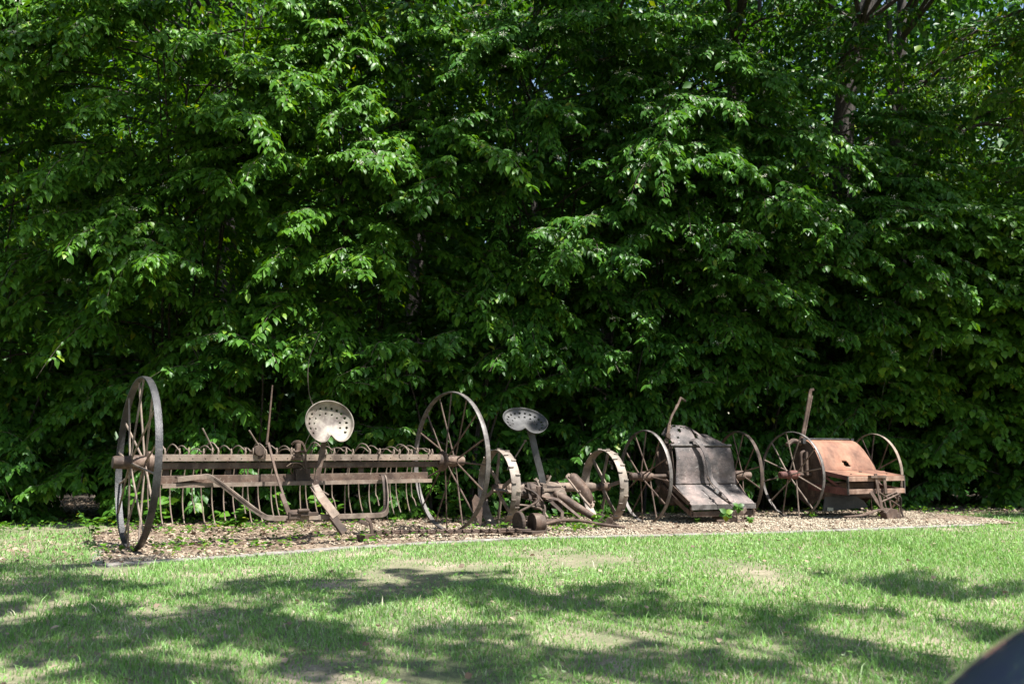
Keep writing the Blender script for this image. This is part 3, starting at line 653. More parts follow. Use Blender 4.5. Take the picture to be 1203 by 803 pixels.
mb = MB().bar(arc([(1.84, -.50, .215), (1.88, -.52, .17), (1.90, -.53, .03)], 5), .03, .014, up=(0, -1, 0))
mb.bar([(1.78, -.50, .19), (1.86, -.52, .15)], .03, .02, up=(0, -1, 0)).box((1.82, -.55, .05), (.15, .10, .05), Matrix.Rotation(.3, 3, 'Z')).box((1.76, -.50, .025), (.12, .08, .03)).build('drawbar_foot', M['dark_rust'], rake, bevel=.003)
MB().lathe([(-.008, .028), (.008, .028)], 'x', c=(-.02, .02, .10), seg=14).build('wheel_clip', M['dark_rust'], wl, loc=(0, 0, -.70))

# ---------------------------------------------------------------- MOWER
mow = thing('horse_mower', (-.14, 10.60, 0), math.atan2(.6, 1.166), 'low rusty mower with two cleated iron wheels and a shade-darkened grey seat on a flat post', 'farm implement')
hm = [(-.07, .03), (-.06, .045), (.06, .045), (.07, .03)]
for x, sp in ((0, .15), (1.31, .32)):
    wheel(mow, x, .41, .105, .012, 6, .01, hm, (M['wide_iron'], M['pale_rust'], M['rust']), spin=sp, lugs=30, flat=(.040, .014), flange=.035)
MB().tube([(-.06, 0, .41), (1.37, 0, .41)], .026, 12).build('axle', M['dark_rust'], mow, smooth=True)
MB().lathe([(.08, .04), (.10, .062), (.42, .058), (.46, .07)], 'x', c=(0, 0, .41), seg=20).lathe([(.70, .07), (.74, .052), (1.15, .048), (1.2, .035)], 'x', c=(0, 0, .41), seg=20).build('axle_sleeve', M['pale_rust'], mow, smooth=True)
ellip = lambda c, r_, rot=None: [Vector(c) + ((rot or Matrix.Identity(3)) @ V(r_[0] * math.cos(a) * math.cos(b), r_[1] * math.sin(a) * math.cos(b), r_[2] * math.sin(b))) for b in [(-PI / 2) + PI * i / 8 for i in range(9)] for a in [2 * PI * j / 16 for j in range(16)]]
def add_ellip(mb, c, r_, rot=None):
    mb.add(ellip(c, r_, rot), [(i * 16 + j, i * 16 + (j + 1) % 16, (i + 1) * 16 + (j + 1) % 16, (i + 1) * 16 + j) for i in range(8) for j in range(16)]); return mb
# main gear casting
mb = MB().box((.50, -.08, .355), (.30, .24, .16)).box((.52, -.20, .325), (.20, .12, .10)).lathe([(-.06, .07), (-.05, .095), (.05, .095), (.06, .07)], 'x', c=(.34, -.10, .38), seg=18)
mb.lathe([(-.10, .04), (-.09, .05), (.05, .05), (.06, .03)], 'x', c=(.22, -.14, .36), seg=14).box((.28, -.12, .40), (.05, .06, .12)).box((.62, -.14, .28), (.06, .16, .18)).build('gear_casting', M['dark_rust'], mow, bevel=.012)
MB().box((.56, -.10, .452), (.30, .20, .014), Matrix.Rotation(R(9), 3, 'Y') @ Matrix.Rotation(R(14), 3, 'X')).box((.43, -.22, .40), (.05, .02, .12)).build('casting_lid', M['pale_rust'], mow, bevel=.003)
mb = MB().lathe([(-.02, .06), (.02, .06)], 'y', c=(.60, -.27, .34), seg=16)
mb.lathe([(-.025, .035), (.025, .035)], 'y', c=(.42, -.28, .33), seg=12).box((.52, -.26, .395), (.26, .03, .03)).build('bearing_housing', M['pale_rust'], mow, bevel=.003)
MB().tube([(.54, -.08, .45), (.54, -.08, .53)], .009, 8).lathe([(0, .016), (.03, .016)], 'z', c=(.54, -.08, .515), seg=8).build('bolt', M['rust'], mow)
mb = MB().tube(arc([(.20, -.20, .42), (.30, -.26, .36), (.36, -.34, .24), (.30, -.45, .14)], 5), .012, 6).bar([(.25, -.18, .47), (.25, -.24, .30)], .03, .012, up=(0, -1, 0)).bar([(.12, -.10, .34), (.45, -.22, .24)], .035, .014)
mb.tube([(.10, -.16, .36), (.66, -.20, .36)], .010, 6).box((.36, -.20, .26), (.10, .08, .10)).lathe([(-.03, .045), (.03, .045)], 'x', c=(.30, -.28, .24), seg=12).bar([(.46, -.24, .30), (.60, -.30, .16), (.52, -.42, .08)], .04, .012, up=(0, -1, 0))
mb.build('linkage', M['dark_rust'], mow, bevel=.002)
MB().tube(arc([(.02, -.30, .24), (.10, -.34, .25), (.22, -.5, .22), (.20, -.7, .14)], 5), .010, 6).build('pitman_rod', M['pale_rust'], mow, smooth=True)
# seat and spring post
ms = pan_seat(mow, (.255, -.10, 1.085), (R(37), R(9), R(-20)), M['seat_dark'], w=.245, l=.20, dish=.055)
ms['label'] = 'shade-darkened grey perforated seat tilted to one side'
MB().bar(arc([(.30, -.14, 1.02), (.325, -.14, .95), (.37, -.15, .75), (.42, -.15, .58), (.455, -.15, .44)], 6), .078, .012, up=(0, -1, 0)).build('seat_post', M['seat_dark'], mow, bevel=.002)
for x in (.36, .54):
    MB().bar([(x, -.16, .52 if x < .5 else .54), (.46 if x > .5 else .40, -.18, .42)], .018, .010, up=(0, -1, 0)).build('post_brace', M['pale_rust'], mow)
mb = MB().tube([(.315, 0, .905), (.10, 0, .60)], .0085, 8); add_ellip(mb, (.317, 0, .91), (.017, .017, .017)); mb.build('lift_rod', M['pale_rust'], mow, smooth=True)
# humped gear cover
u_ = V(.24, -.14, -.34).normalized(); n_ = V(.55, -.62, .45); n_ = (n_ - u_ * n_.dot(u_)).normalized(); s_ = n_.cross(u_)
rotm = Matrix((u_, s_, n_)).transposed()
gc = V(.86, -.23, .38)
m4 = Matrix.Translation(gc) @ rotm.to_4x4()
ol = [(-.22, -.05), (-.20, -.09), (.12, -.12), (.21, -.10), (.225, 0), (.21, .10), (.12, .12), (-.20, .09), (-.22, .05)]
mb = MB().prism(ol, .016, m4)
for a, b in ((-.19, .07), (-.19, -.07), (.19, .08), (.19, -.08), (0, .10), (0, -.10)): mb.lathe([(0, .012), (.02, .012)], 'z', c=(0, 0, 0), seg=6); mb.v[-12:] = [tuple(m4 @ (Vector(q) + V(a, b, .01))) for q in mb.v[-12:]]
mb.build('gear_cover_flange', M['pale_rust'], mow, bevel=.002)
mb = MB(); vs = []
for i, (t_, wv, hv) in enumerate([(-.195, .02, .01), (-.19, .05, .055), (-.16, .066, .078), (-.05, .075, .088), (.06, .078, .080), (.13, .07, .062), (.165, .055, .04), (.175, .03, .008)]):
    for k in range(13):
        a_ = PI * k / 12; vs.append(m4 @ V(t_, wv * math.copysign(abs(math.cos(a_)) ** .7, math.cos(a_)), hv * math.sin(a_) ** .75 + .006))
mb.add(vs, [(i * 13 + k, i * 13 + k + 1, (i + 1) * 13 + k + 1, (i + 1) * 13 + k) for i in range(7) for k in range(12)] + [tuple(range(13)), tuple(range(91, 104))[::-1]])
mb.build('gear_cover', M['rust'], mow, smooth=True)
# tongue socket, braces
mb = MB().lathe([(0, .045), (.02, .05), (.50, .036), (.52, .04)], 'x', seg=18)
d_ = V(.44, -.30, -.33).normalized(); q_ = d_.to_track_quat('X', 'Z').to_matrix(); mb.v = [tuple(q_ @ Vector(p) + V(.53, -.22, .375)) for p in mb.v]
mb.build('tongue_socket', M['rust'], mow, smooth=True)
mb = MB().box((.98, -.50, .075), (.16, .12, .09), Matrix.Rotation(.5, 3, 'Y')).lathe([(-.04, .05), (.04, .05)], 'y', c=(1.02, -.52, .07), seg=14).bar([(1.04, -.50, .10), (1.14, -.56, .02)], .05, .014).bar([(.86, -.46, .14), (.96, -.56, .04)], .04, .014)
mb.build('socket_end', M['dark_rust'], mow, bevel=.005)
MB().bar([(.33, -.34, .34), (.48, -.42, .30), (.66, -.56, .12)], .032, .010, up=(0, -1, .4)).build('brace_bar', M['rust'], mow, bevel=.002)
MB().bar(arc([(-.12, -.12, .40), (-.02, -.16, .395), (.10, -.20, .37)], 5), .075, .012, up=(0, -.3, 1)).build('horn_plate', M['pale_rust'], mow, bevel=.002)
MB().tube(arc([(-.03, -1.02, .10), (.2, -.95, .125), (.45, -.90, .115), (.70, -.85, .07), (1.05, -.80, .02)], 5), .016, 8).build('drag_bar', M['rust'], mow, smooth=True)
mb = MB().lathe([(-.055, .088), (-.055, .096), (.055, .090), (.055, .02), (.045, .02), (.045, .082), (-.055, .088)], 'x', c=(-.10, -1.02, .115), seg=28)
mb.build('pulley_drum', M['rust'], mow, smooth=True)
MB().bar([(-.05, -1.06, .25), (-.04, -1.07, .13), (-.03, -1.08, .01)], .022, .012, up=(0, -1, 0)).build('drum_strap', M['dark_rust'], mow)
mb = MB().lathe([(-.02, .11), (0, .12), (.02, .11)], 'x', c=(-.24, -.92, .11), seg=24); mb.box((-.30, -.95, .04), (.26, .20, .05)).box((-.16, -1.08, .03), (.22, .12, .04), Matrix.Rotation(.4, 3, 'Z'))
mb.tube([(-.26, -.9, .1), (-.02, -.9, .12)], .03, 10).tube(arc([(-.2, -.86, .22), (0, -.7, .26), (.2, -.5, .30), (.3, -.3, .33)], 4), .013, 6).tube([(.0, -.86, .10), (.32, -.70, .10)], .028, 10)
mb.build('inner_shoe', M['dark_rust'], mow, bevel=.004)
MB().prism([(-.055, 0), (-.05, .10), (0, .16), (.05, .10), (.055, 0), (.01, -.16), (-.01, -.16)], .012, Matrix.Translation((-.30, -.12, .20)) @ Matrix.Rotation(R(85), 4, 'X') @ Matrix.Rotation(R(8), 4, 'Z')).build('pointed_shield', M['rust'], mow, bevel=.002)
# cutter bar lying on the gravel
c0, c1 = V(-1.63, -.66, .05), V(-.32, -1.12, .05)
cd = (c1 - c0).normalized(); cn = V(-cd.y, cd.x, 0) * -1
MB().bar([c0, c1], .07, .018).bar([c0 + V(0, 0, .02) + cn * .02, c1 + V(0, 0, .02) + cn * .02], .03, .012).build('cutter_bar', M['rust'], mow, bevel=.003)
gm = MB().add([(-.024, 0, -.008), (.024, 0, -.008), (.010, .11, .006), (0, .15, .020), (-.010, .11, .006), (-.018, 0, .028), (.018, 0, .028), (0, .10, .024)], [(0, 1, 2, 3, 4), (5, 7, 3, 4, 0), (6, 1, 2, 3, 7), (5, 6, 7), (0, 1, 6, 5)]).mesh('guard'); gm.materials.append(M['rust'])
ga = math.atan2(cn.y, cn.x) - PI / 2
for k in range(17):
    p = c0 + (c1 - c0) * ((k + .4) / 17) + cn * .02
    link('guard', gm, None, mow, loc=(p.x, p.y, .055), rot=(R(-4 + 3 * math.sin(k * 2.1)), .1 * math.sin(k * 3.3), ga + .12 * math.sin(k * 1.7)))

# ---------------------------------------------------------------- PLANTERS
def strip_surface(xs, prof, cut=None, jitter=0.0, seed=0):
    """sheet extruded along x with a (y, z) profile; cut(x, s) True drops the cell"""
    rng = np.random.default_rng(seed); n = len(prof); mb = MB(); vs = []
    for i, (y, z) in enumerate(prof):
        for x in xs: vs.append((x, y + rng.normal(0, jitter) + .0025 * math.sin(x * 7 + i * .13) * math.sin(i * .2 + x * 3), z + rng.normal(0, jitter)))
    fs = []
    for i in range(n - 1):
        for j in range(len(xs) - 1):
            if cut and cut((xs[j] + xs[j + 1]) / 2, (i + .5) / (n - 1)): continue
            a = i * len(xs) + j; fs.append((a, a + 1, a + 1 + len(xs), a + len(xs)))
    return mb.add(vs, fs)
def solid(o, t=.006):
    m = o.modifiers.new('solid', 'SOLIDIFY'); m.thickness = t; m.offset = 0; return o
def smooth_profile(pts, n=8): return [(p.y, p.z) for p in arc([(0, a, b) for a, b in pts], n)]

pa = thing('corn_planter', (1.497, 11.30, 0), R(25.5), 'black pitted corn planter with a curved double lid and centre strap between two spoked wheels', 'farm implement')
h1 = [(-.20, .03), (-.19, .042), (-.07, .042), (-.06, .055), (.06, .055), (.07, .04), (.10, .035)]
h2 = [(-.10, .035), (-.07, .04), (-.06, .055), (.06, .055), (.07, .042), (.16, .042), (.17, .03)]
wheel(pa, 0, .52, .042, .013, 12, .0085, h1, (M['tyre_iron'], M['rust'], M['rust']), spin=.1)
wheel(pa, 1.30, .52, .042, .013, 12, .0085, h2, (M['dark_rust'], M['rust'], M['rust']), spin=.3, yaw=-7)['label'] = 'grey far wheel'
MB().tube([(-.05, 0, .52), (1.36, 0, .52)], .024, 10).build('axle', M['dark_rust'], pa, smooth=True)
X0, X1 = .30, 1.15
pr = smooth_profile([(-.07, .862), (-.105, .80), (-.13, .70), (-.138, .58), (-.138, .50), (-.15, .43)], 6)
xs = list(np.linspace(X0, X1, 34))
def taper(mb):
    xc = (X0 + X1) / 2
    mb.v = [(xc + .01 + (x - xc) * (1 - .09 * min(1, max(0, (z - .43) / .44)) ** .8), y, z) for x, y, z in mb.v]; return mb
solid(taper(strip_surface(xs, pr, jitter=.0016, seed=1)).build('front_lid', M['sheet'], pa, smooth=True), .008)
MB().add([(X0, -.150, .425), (X1, -.150, .425), (X1 + .01, -.46, .220), (X0 - .01, -.46, .220), (X0, -.150, .413), (X1, -.150, .413), (X1 + .01, -.46, .208), (X0 - .01, -.46, .208)], [(0, 1, 2, 3), (4, 7, 6, 5), (0, 4, 5, 1), (3, 2, 6, 7), (0, 3, 7, 4), (1, 5, 6, 2)]).build('foot_board', M['sheet'], pa, bevel=.002)
MB().box(((X0 + X1) / 2, -.472, .190), (X1 - X0 + .03, .010, .058)).build('board_edge', M['tyre_iron'], pa, bevel=.002)
# upper lid, domed, with ragged rust holes
def topz(x): return float(np.interp(x, [.30, .36, .45, .56, .68, .80, .88, .89, 1.0, 1.10, 1.15], [.99, 1.06, 1.10, 1.11, 1.085, 1.03, .97, 1.01, .985, .93, .89]))
rngp = np.random.default_rng(9); holes = [(rngp.uniform(.38, .78), rngp.uniform(.25, .95), rngp.uniform(.010, .034)) for _ in range(22)]
vs = []; fs = []; nx, ny = 90, 40
for i in range(ny + 1):
    s = i / ny
    for j in range(nx + 1):
        x = X0 + (X1 - X0) * j / nx; tz = topz(x)
        vs.append((x, -.06 + .24 * s ** 1.15 + .015 * math.sin(x * 9) * s, .875 + (tz - .875) * math.sin(s * PI * .5) + .010 * math.sin(x * 21 + s * 6) * s))
for i in range(ny):
    for j in range(nx):
        x = X0 + (X1 - X0) * (j + .5) / nx; s = (i + .5) / ny
        if any(((x - a) / 1.0) ** 2 + ((s - b) * .35) ** 2 < r_ * r_ * (1 + .5 * math.sin(7 * math.atan2(s - b, x - a) + a * 40)) for a, b, r_ in holes): continue
        a = i * (nx + 1) + j; fs.append((a, a + 1, a + nx + 2, a + nx + 1))
solid(taper(MB().add(vs, fs)).build('top_lid', M['sheet'], pa, smooth=True), .006)
MB().tube([(X0 - .01, -.085, .868), (X1 - .01, -.085, .868)], .015, 10).build('hinge_rod', M['tyre_iron'], pa, smooth=True)
MB().bar(arc([(.60, -.05, .93), (.63, -.13, .915), (.69, -.185, .80), (.72, -.215, .62), (.735, -.235, .50), (.76, -.28, .43), (.80, -.40, .33), (.835, -.475, .245)], 6), .060, .008, up=(0, -1, .5)).build('strap', M['sheet'], pa)
for x in (X0 + .02, X1 - .02):
    MB().prism([(-.14, .42), (-.06, .87), (.25, .86), (.28, .45), (.1, .25)], .008, Matrix(((0, 0, 1, x), (1, 0, 0, 0), (0, 1, 0, 0), (0, 0, 0, 1)))).build('side_plate', M['dark_rust'], pa)
mb = MB().bar([(X0, -.44, .115), (X1 + .03, -.44, .115)], .012, .055, up=(0, 0, 1)).bar([(X0 + .01, -.44, .20), (X0 + .01, -.44, .09)], .035, .012, up=(0, 1, 0)).bar([(X1, -.44, .20), (X1, -.44, .09)], .035, .012, up=(0, 1, 0))
mb.bar([(X0 - .02, .10, .42), (X0 - .02, -.20, .25), (X0 + .01, -.44, .11)], .012, .05).bar([(X1 + .02, .10, .42), (X1 + .02, -.44, .11)], .012, .05).bar([(X0 - .03, .05, .50), (X0 - .02, -.44, .23)], .012, .05).bar([(X0 + .03, -.2, .30), (X0 + .03, -.44, .30 - .1)], .03, .012)
mb.bar([(.2, .15, .30), (.35, .10, .5), (.3, .18, .8)], .05, .012, up=(0, 1, 0)).build('lower_frame', M['rust'], pa)
MB().box((.72, .12, .30), (.75, .30, .22)).build('seed_box', M['dark_rust'], pa, bevel=.02)
mb = MB().bar([(.70, -.30, .10), (.78, -.44, .08), (.86, -.50, .02)], .05, .10).bar([(.66, -.40, .03), (.96, -.50, .03)], .07, .03).bar([(.72, -.44, .12), (.96, -.50, .12), (1.02, -.48, .16)], .02, .05)
mb.build('furrow_runner', M['rust'], pa, bevel=.004)
mb = MB().bar(arc([(.30, .02, .62), (.335, .06, .80), (.37, .08, .98), (.40, .09, 1.12)], 5), .038, .016, up=(0, -1, 0)).tube(arc([(.39, .09, 1.08), (.44, .10, 1.20), (.54, .12, 1.33), (.60, .13, 1.43)], 5), .014, 8).tube([(.595, .13, 1.425), (.67, .14, 1.385)], .013, 8).tube([(.40, .08, 1.12), (.52, .11, 1.34)], .007, 6)
mb.build('lever', M['rust'], pa, smooth=True)
mb = MB(); rg = random.Random(4)
for k in range(9):
    x = .30 + .012 * k; z = .98 - .06 * k
    mb.lathe([(-.012, .03), (.012, .03)], 'y', c=(.30 + rg.uniform(-.03, .05), -.02 + rg.uniform(-.03, .03), z), seg=9)
    mb.box((.31 + rg.uniform(-.04, .05), -.03, z - .03), (.03, .05, .02), Matrix.Rotation(rg.uniform(0, 3), 3, 'Y'))
mb.build('ratchet', M['dark_rust'], pa)

# red planter
pb = thing('corn_planter', (3.376, 12.10, 0), R(28.4), 'red brown rusted corn planter with a bulging lid and square hole between two spoked wheels', 'farm implement')
wheel(pb, 0, .52, .038, .012, 12, .0085, h1, (M['tyre_iron'], M['pale_rust'], M['red_hub']), spin=.35)
wheel(pb, 1.385, .515, .038, .012, 12, .0085, h2, (M['pale_rust'], M['rust'], M['red_hub']), spin=.1, yaw=-8)
MB().tube([(-.05, 0, .52), (1.42, 0, .52)], .024, 10).build('axle', M['dark_rust'], pb, smooth=True)
Y0, Y1 = .30, 1.20
prd = smooth_profile([(.13, .940), (.06, .932), (-.02, .890), (-.085, .81), (-.135, .72), (-.175, .63), (-.20, .568)], 5)
xs = list(np.linspace(Y0, Y1, 61))
sq = lambda x, s: abs(x - .73 - (s - .78) * .25) < .045 and abs(s - .80) < .052
def taper_b(mb):
    mb.v = [(x - .10 * max(0, (x - .45) / .75) * min(1, max(0, (z - .60) / .33)), y, z) for x, y, z in mb.v]; return mb
solid(taper_b(strip_surface(xs, prd + [], cut=sq, jitter=.0008, seed=4)).build('curved_lid', M['red_rust'], pb, smooth=True), .006)
shelf = MB()
shelf.add([(Y0 - .01, -.20, .568), (Y1, -.20, .568), (Y1 + .02, -.60, .510), (Y0 - .02, -.60, .510)], [(0, 1, 2, 3)])
solid(shelf.build('shelf', M['red_rust'], pb), .010)
for z, h in ((.478, .056), (.332, .056)):
    MB().box(((Y0 + Y1) / 2, -.612, z), (Y1 - Y0 + .05, .014, h)).build('front_board', M['red_pale'], pb, bevel=.003)
for x in (Y0 - .02, Y1 + .02): MB().box((x, -.605, .405), (.014, .03, .22)).build('corner_strap', M['tyre_iron'], pb, bevel=.002)
for x in (Y0 + .004, Y1 - .004):
    taper_b(MB().prism([(y + .004, z - .008) for y, z in prd] + [(-.20, .30), (.02, .12), (.25, .25), (.28, .80), (.2, .92)], .006, Matrix(((0, 0, 1, x), (1, 0, 0, 0), (0, 1, 0, 0), (0, 0, 0, 1))))).build('side_plate', M['rust'], pb)
for q_, a_, b_ in (([(Y0 - .02, -.20, .55), (Y0 - .02, -.60, .49)], .014, .05), ([(Y0 - .02, .02, .38), (Y0 - .02, -.60, .33)], .012, .08), ([(Y0, -.2, .52), (Y0, -.50, .36)], .012, .03), ([(Y1 + .02, .02, .40), (Y1 + .02, -.60, .33)], .012, .05)):
    MB().bar(q_, a_, b_).build('side_rail', M['red_hub'], pb)
MB().box((.75, -.02, .33), (.84, .36, .20)).build('seed_hopper', M['rust'], pb, bevel=.015)
MB().prism([(.30, .26), (.26, .10), (.50, .10), (1.02, .12), (.95, .20), (.80, .26)], .012, Matrix(((1, 0, 0, 0), (0, 0, -1, -.22), (0, 1, 0, 0), (0, 0, 0, 1)))).build('grey_skirt', M['seat_dark'], pb)
MB().box((.36, -.24, .115), (.09, .012, .038), Matrix.Rotation(.1, 3, 'Y')).build('pale_tag', M['flower'], pb)
MB().tube([(Y0 - .03, .10, .952), (Y1 - .08, .10, .952)], .014, 10).box((Y0 - .02, .09, .93), (.05, .06, .07)).box((Y1 - .10, .09, .935), (.05, .06, .06)).build('hinge_rod', M['black_tyre'], pb, smooth=False)
MB().lathe([(0, .02), (.006, .024), (.014, .014)], 'z', c=(.78, -.34, .552), seg=12).build('lid_bolt', M['dark_rust'], pb)
for x in (.45, 1.05): MB().lathe([(0, .010), (.008, .010)], 'z', c=(x, -.50, .53), seg=8).build('bolt', M['dark_rust'], pb)
mb = MB().bar([(.30, .14, .90), (.42, .17, 1.20), (.545, .20, 1.55)], .045, .014, up=(0, -1, 0)).tube([(.335, .13, .94), (.56, .185, 1.50)], .009, 6).bar([(.53, .20, 1.53), (.56, .20, 1.575), (.60, .20, 1.58)], .03, .02, up=(0, -1, 0))
mb.build('lever', M['rust'], pb)
mb = MB().tube(arc([(.16, .0, .55), (.15, 0, .70), (.16, .0, .78), (.21, .0, .80)], 5), .018, 8).tube([(.20, -.04, .53), (.20, -.04, .80)], .022, 8).tube(arc([(.05, .12, .88), (.15, .12, .93), (.28, .12, .90)], 5), .03, 8)
add_ellip(mb, (.20, -.02, .70), (.03, .03, .03)); mb.build('lift_crank', M['rust'], pb, smooth=True)
mb = MB().bar([(.70, -.64, .54), (.72, -.66, .30), (.74, -.70, .05)], .045, .016, up=(0, -1, 0)).bar([(.84, -.64, .52), (.84, -.66, .30)], .045, .016, up=(0, -1, 0)).bar([(.62, -.63, .33), (.68, -.66, .22), (.76, -.70, .10)], .05, .014, up=(0, -1, 0))
mb.bar([(.60, -.64, .505), (.86, -.64, .500)], .05, .03).tube([(.72, -.67, .20), (1.02, -.70, .30)], .012, 8).tube([(.72, -.67, .32), (1.04, -.68, .15)], .012, 8).tube([(.78, -.67, .26), (1.0, -.68, .32)], .01, 8).bar([(1.04, -.66, .30), (1.04, -.68, .02)], .022, .012, up=(0, -1, 0)).tube([(.88, -.66, .30), (.88, -.70, .06)], .012, 8)
mb.build('coulter_frame', M['rust'], pb, bevel=.002)
mb = MB().bar(arc([(.15, -.66, .05), (.45, -.68, .07), (.66, -.70, .12), (.74, -.72, .10)], 4), .05, .02).prism([(-.02, .02), (.06, .07), (.18, .05), (.26, -.04), (.18, -.08), (0, -.05)], .10, Matrix.Translation((.72, -.72, .07)) @ Matrix.Rotation(R(90), 4, 'X'))
mb.build('furrow_shoe', M['rust'], pb, bevel=.004)
MB().tube(arc([(.98, -.68, .28), (1.04, -.70, .25), (1.08, -.66, .12), (1.10, -.68, .02)], 5), .012, 6).build('trailing_chain', M['dark_rust'], pb, smooth=True)

# ---------------------------------------------------------------- EDGING AROUND THE BED
def edging(label, pts, wd=.11, h=.055):
    c = Vector(pts[0]); mb = MB(); q = []
    n = 10
    for i in range(n + 1):
        t = i / n * (len(pts) - 1); a = min(int(t), len(pts) - 2); f = t - a
        p = Vector(pts[a]) * (1 - f) + Vector(pts[a + 1]) * f
        q.append((p.x - c.x + .003 * math.sin(i * 2.1), p.y - c.y + .004 * math.sin(i * 1.3 + 1), float(gh(p.x, p.y)) - .03 + h / 2 - .006 + .002 * math.sin(i * 1.9)))
    mb.bar(q, wd, h, up=(0, 0, 1))
    o = mb.build('edging_board', M['concrete'], bevel=.007, loc=(c.x, c.y, 0)); return tag(o, label, 'edging', 'pale edging boards round the bed')
edging('pale edging board at the near left corner beside the tall rake wheel', [(-2.80, 6.98), (-1.97, 7.67)])
edging('pale edging board in front of the rake lever and seat', [(-1.945, 7.69), (-1.39, 8.22), (-.92, 8.535)])
edging('pale edging board in front of the right rake wheel', [(-.89, 8.555), (.0, 9.14), (.55, 9.29)])
edging('pale edging board in front of the mower and its drag bar', [(.58, 9.30), (1.5, 9.54)])
edging('pale edging board in front of the black planter', [(1.53, 9.55), (2.45, 9.78), (3.2, 10.11)])
edging('rightmost pale edging board, in front of the red planter', [(3.23, 10.12), (5.08, 10.94)])
edging('short narrow side board at the left end of the gravel bed', [(-2.88, 7.03), (-3.30, 8.1), (-3.62, 9.1)], .08, .045)

# ---------------------------------------------------------------- GRASS
def fbm(x, y, s, seed):
    r = np.random.default_rng(seed); v = 0; a = 1
    for o in range(5):
        for _ in range(3):
            th = r.uniform(0, 2 * PI); k = s * 2 ** o * r.uniform(.7, 1.3)
            v = v + a * np.sin((x * math.cos(th) + y * math.sin(th)) * k + r.uniform(0, 6.3) + 1.5 * np.sin((x * math.sin(th) - y * math.cos(th)) * k * .7 + r.uniform(0, 6)))
        a *= .6
    return v / 3.6
def lawn():
    rng = np.random.default_rng(21); X = []; Y = []; S = []
    for (y0, y1, hw0, hw1, n, sc) in [(2.4, 5.2, 3.0, 4.2, 120000, 1.0), (5.2, 7.6, 4.2, 5.4, 110000, 1.2), (7.6, 10.0, 5.6, 6.8, 80000, 1.45), (10.0, 13.6, 7.0, 9.0, 60000, 1.8)]:
        y = rng.uniform(y0, y1, n); hw = np.interp(y, [y0, y1], [hw0, hw1]); x = rng.uniform(-1, 1, n) * hw
        X.append(x); Y.append(y); S.append(np.full(n, sc))
    x, y, s = map(np.concatenate, (X, Y, S))
    # clumping
    m = rng.random(len(x)) < .55
    x = np.where(m, np.round(x * 14) / 14 + rng.normal(0, .012, len(x)) + .03 * np.sin(y * 40), x); y = np.where(m, np.round(y * 14) / 14 + rng.normal(0, .012, len(x)) + .03 * np.sin(x * 37), y)
    bare = .9 * fbm(x, y, 1.1, 3) + .6 * fbm(x, y, 4.5, 4) + np.clip((6.2 - y) * .10, -.25, .3) + .8 * np.exp(-((x + .45) ** 2 / .16 + (y - 4.15) ** 2 / .06)) + .6 * np.exp(-((x - .75) ** 2 / .2 + (y - 4.9) ** 2 / .05)) + .5 * np.exp(-((x + 1.5) ** 2 / .3 + (y - 6.2) ** 2 / .05))
    p = np.clip((1.0 - bare) * 1.15, .10, 1)
    inb = in_poly(x, y, bed); dk = y - kerb_y(x)
    keep = (rng.random(len(x)) < p) & ~(inb & (rng.random(len(x)) > np.where((dk < .5) & (x < -.8), .30 * (fbm(x, y, 3, 9) > .1), 0.0)))
    keep &= ~((np.abs(dk) < .055 + .07 * fbm(x, y, 5, 77)) & (x > -2.85) & (x < 5.1))
    back = 12.0 + .30 * x; keep &= (x > 4) | (y < 11.4) & (rng.random(len(x)) < np.clip((11.5 - y) / 1.8, 0, 1) * np.where(x < -2.5, np.clip(.55 + .6 * fbm(x, y, 2.2, 12), 0, 1), 1))
    keep &= ~((x > 4) & (y > 12.9 + .25 * (x - 5)))
    x, y, s, bare = x[keep], y[keep], s[keep], bare[keep]; n = len(x); z = gh(x, y)
    h = (.015 + .023 * rng.random(n) ** 1.6) * (.8 + .35 * np.clip(1 - bare, 0, 1.5)) * (.85 + .15 * s); tall = rng.random(n) < .04; h = np.where(tall, h * 1.8, h)
    wd = .0019 * s * rng.uniform(.7, 1.5, n); a = rng.uniform(0, 2 * PI, n); b = rng.uniform(0, 2 * PI, n)
    ln = h * rng.uniform(.15, 1.1, n); dx, dy = np.cos(b) * ln, np.sin(b) * ln; wx, wy = np.cos(a) * wd, np.sin(a) * wd
    v = np.zeros((n, 5, 3)); z = z - .004
    v[:, 0] = np.stack([x - wx, y - wy, z], 1); v[:, 1] = np.stack([x + wx, y + wy, z], 1)
    v[:, 2] = np.stack([x + dx * .35 + wx * .8, y + dy * .35 + wy * .8, z + h * .62], 1); v[:, 3] = np.stack([x + dx * .35 - wx * .8, y + dy * .35 - wy * .8, z + h * .62], 1)
    v[:, 4] = np.stack([x + dx, y + dy, z + h * rng.uniform(.75, 1.05, n)], 1)
    loops = np.array([0, 1, 2, 3, 3, 2, 4]); pl = (loops[None] + (np.arange(n) * 5)[:, None]).ravel()
    rnd = np.clip(rng.random(n) * .72 + .10 * fbm(x, y, 2.0, 6) + np.where(rng.random(n) < .07 + .10 * np.clip(bare, 0, 1), .35, 0), 0, 1)
    tag(link('lawn_grass', np_mesh('lawn_grass', v.reshape(-1, 3), pl, np.tile([4, 3], n), np.repeat(rnd, 5)), M['grass']), 'mown green lawn grass with thin straw coloured patches', 'grass', kind='stuff')
lawn()

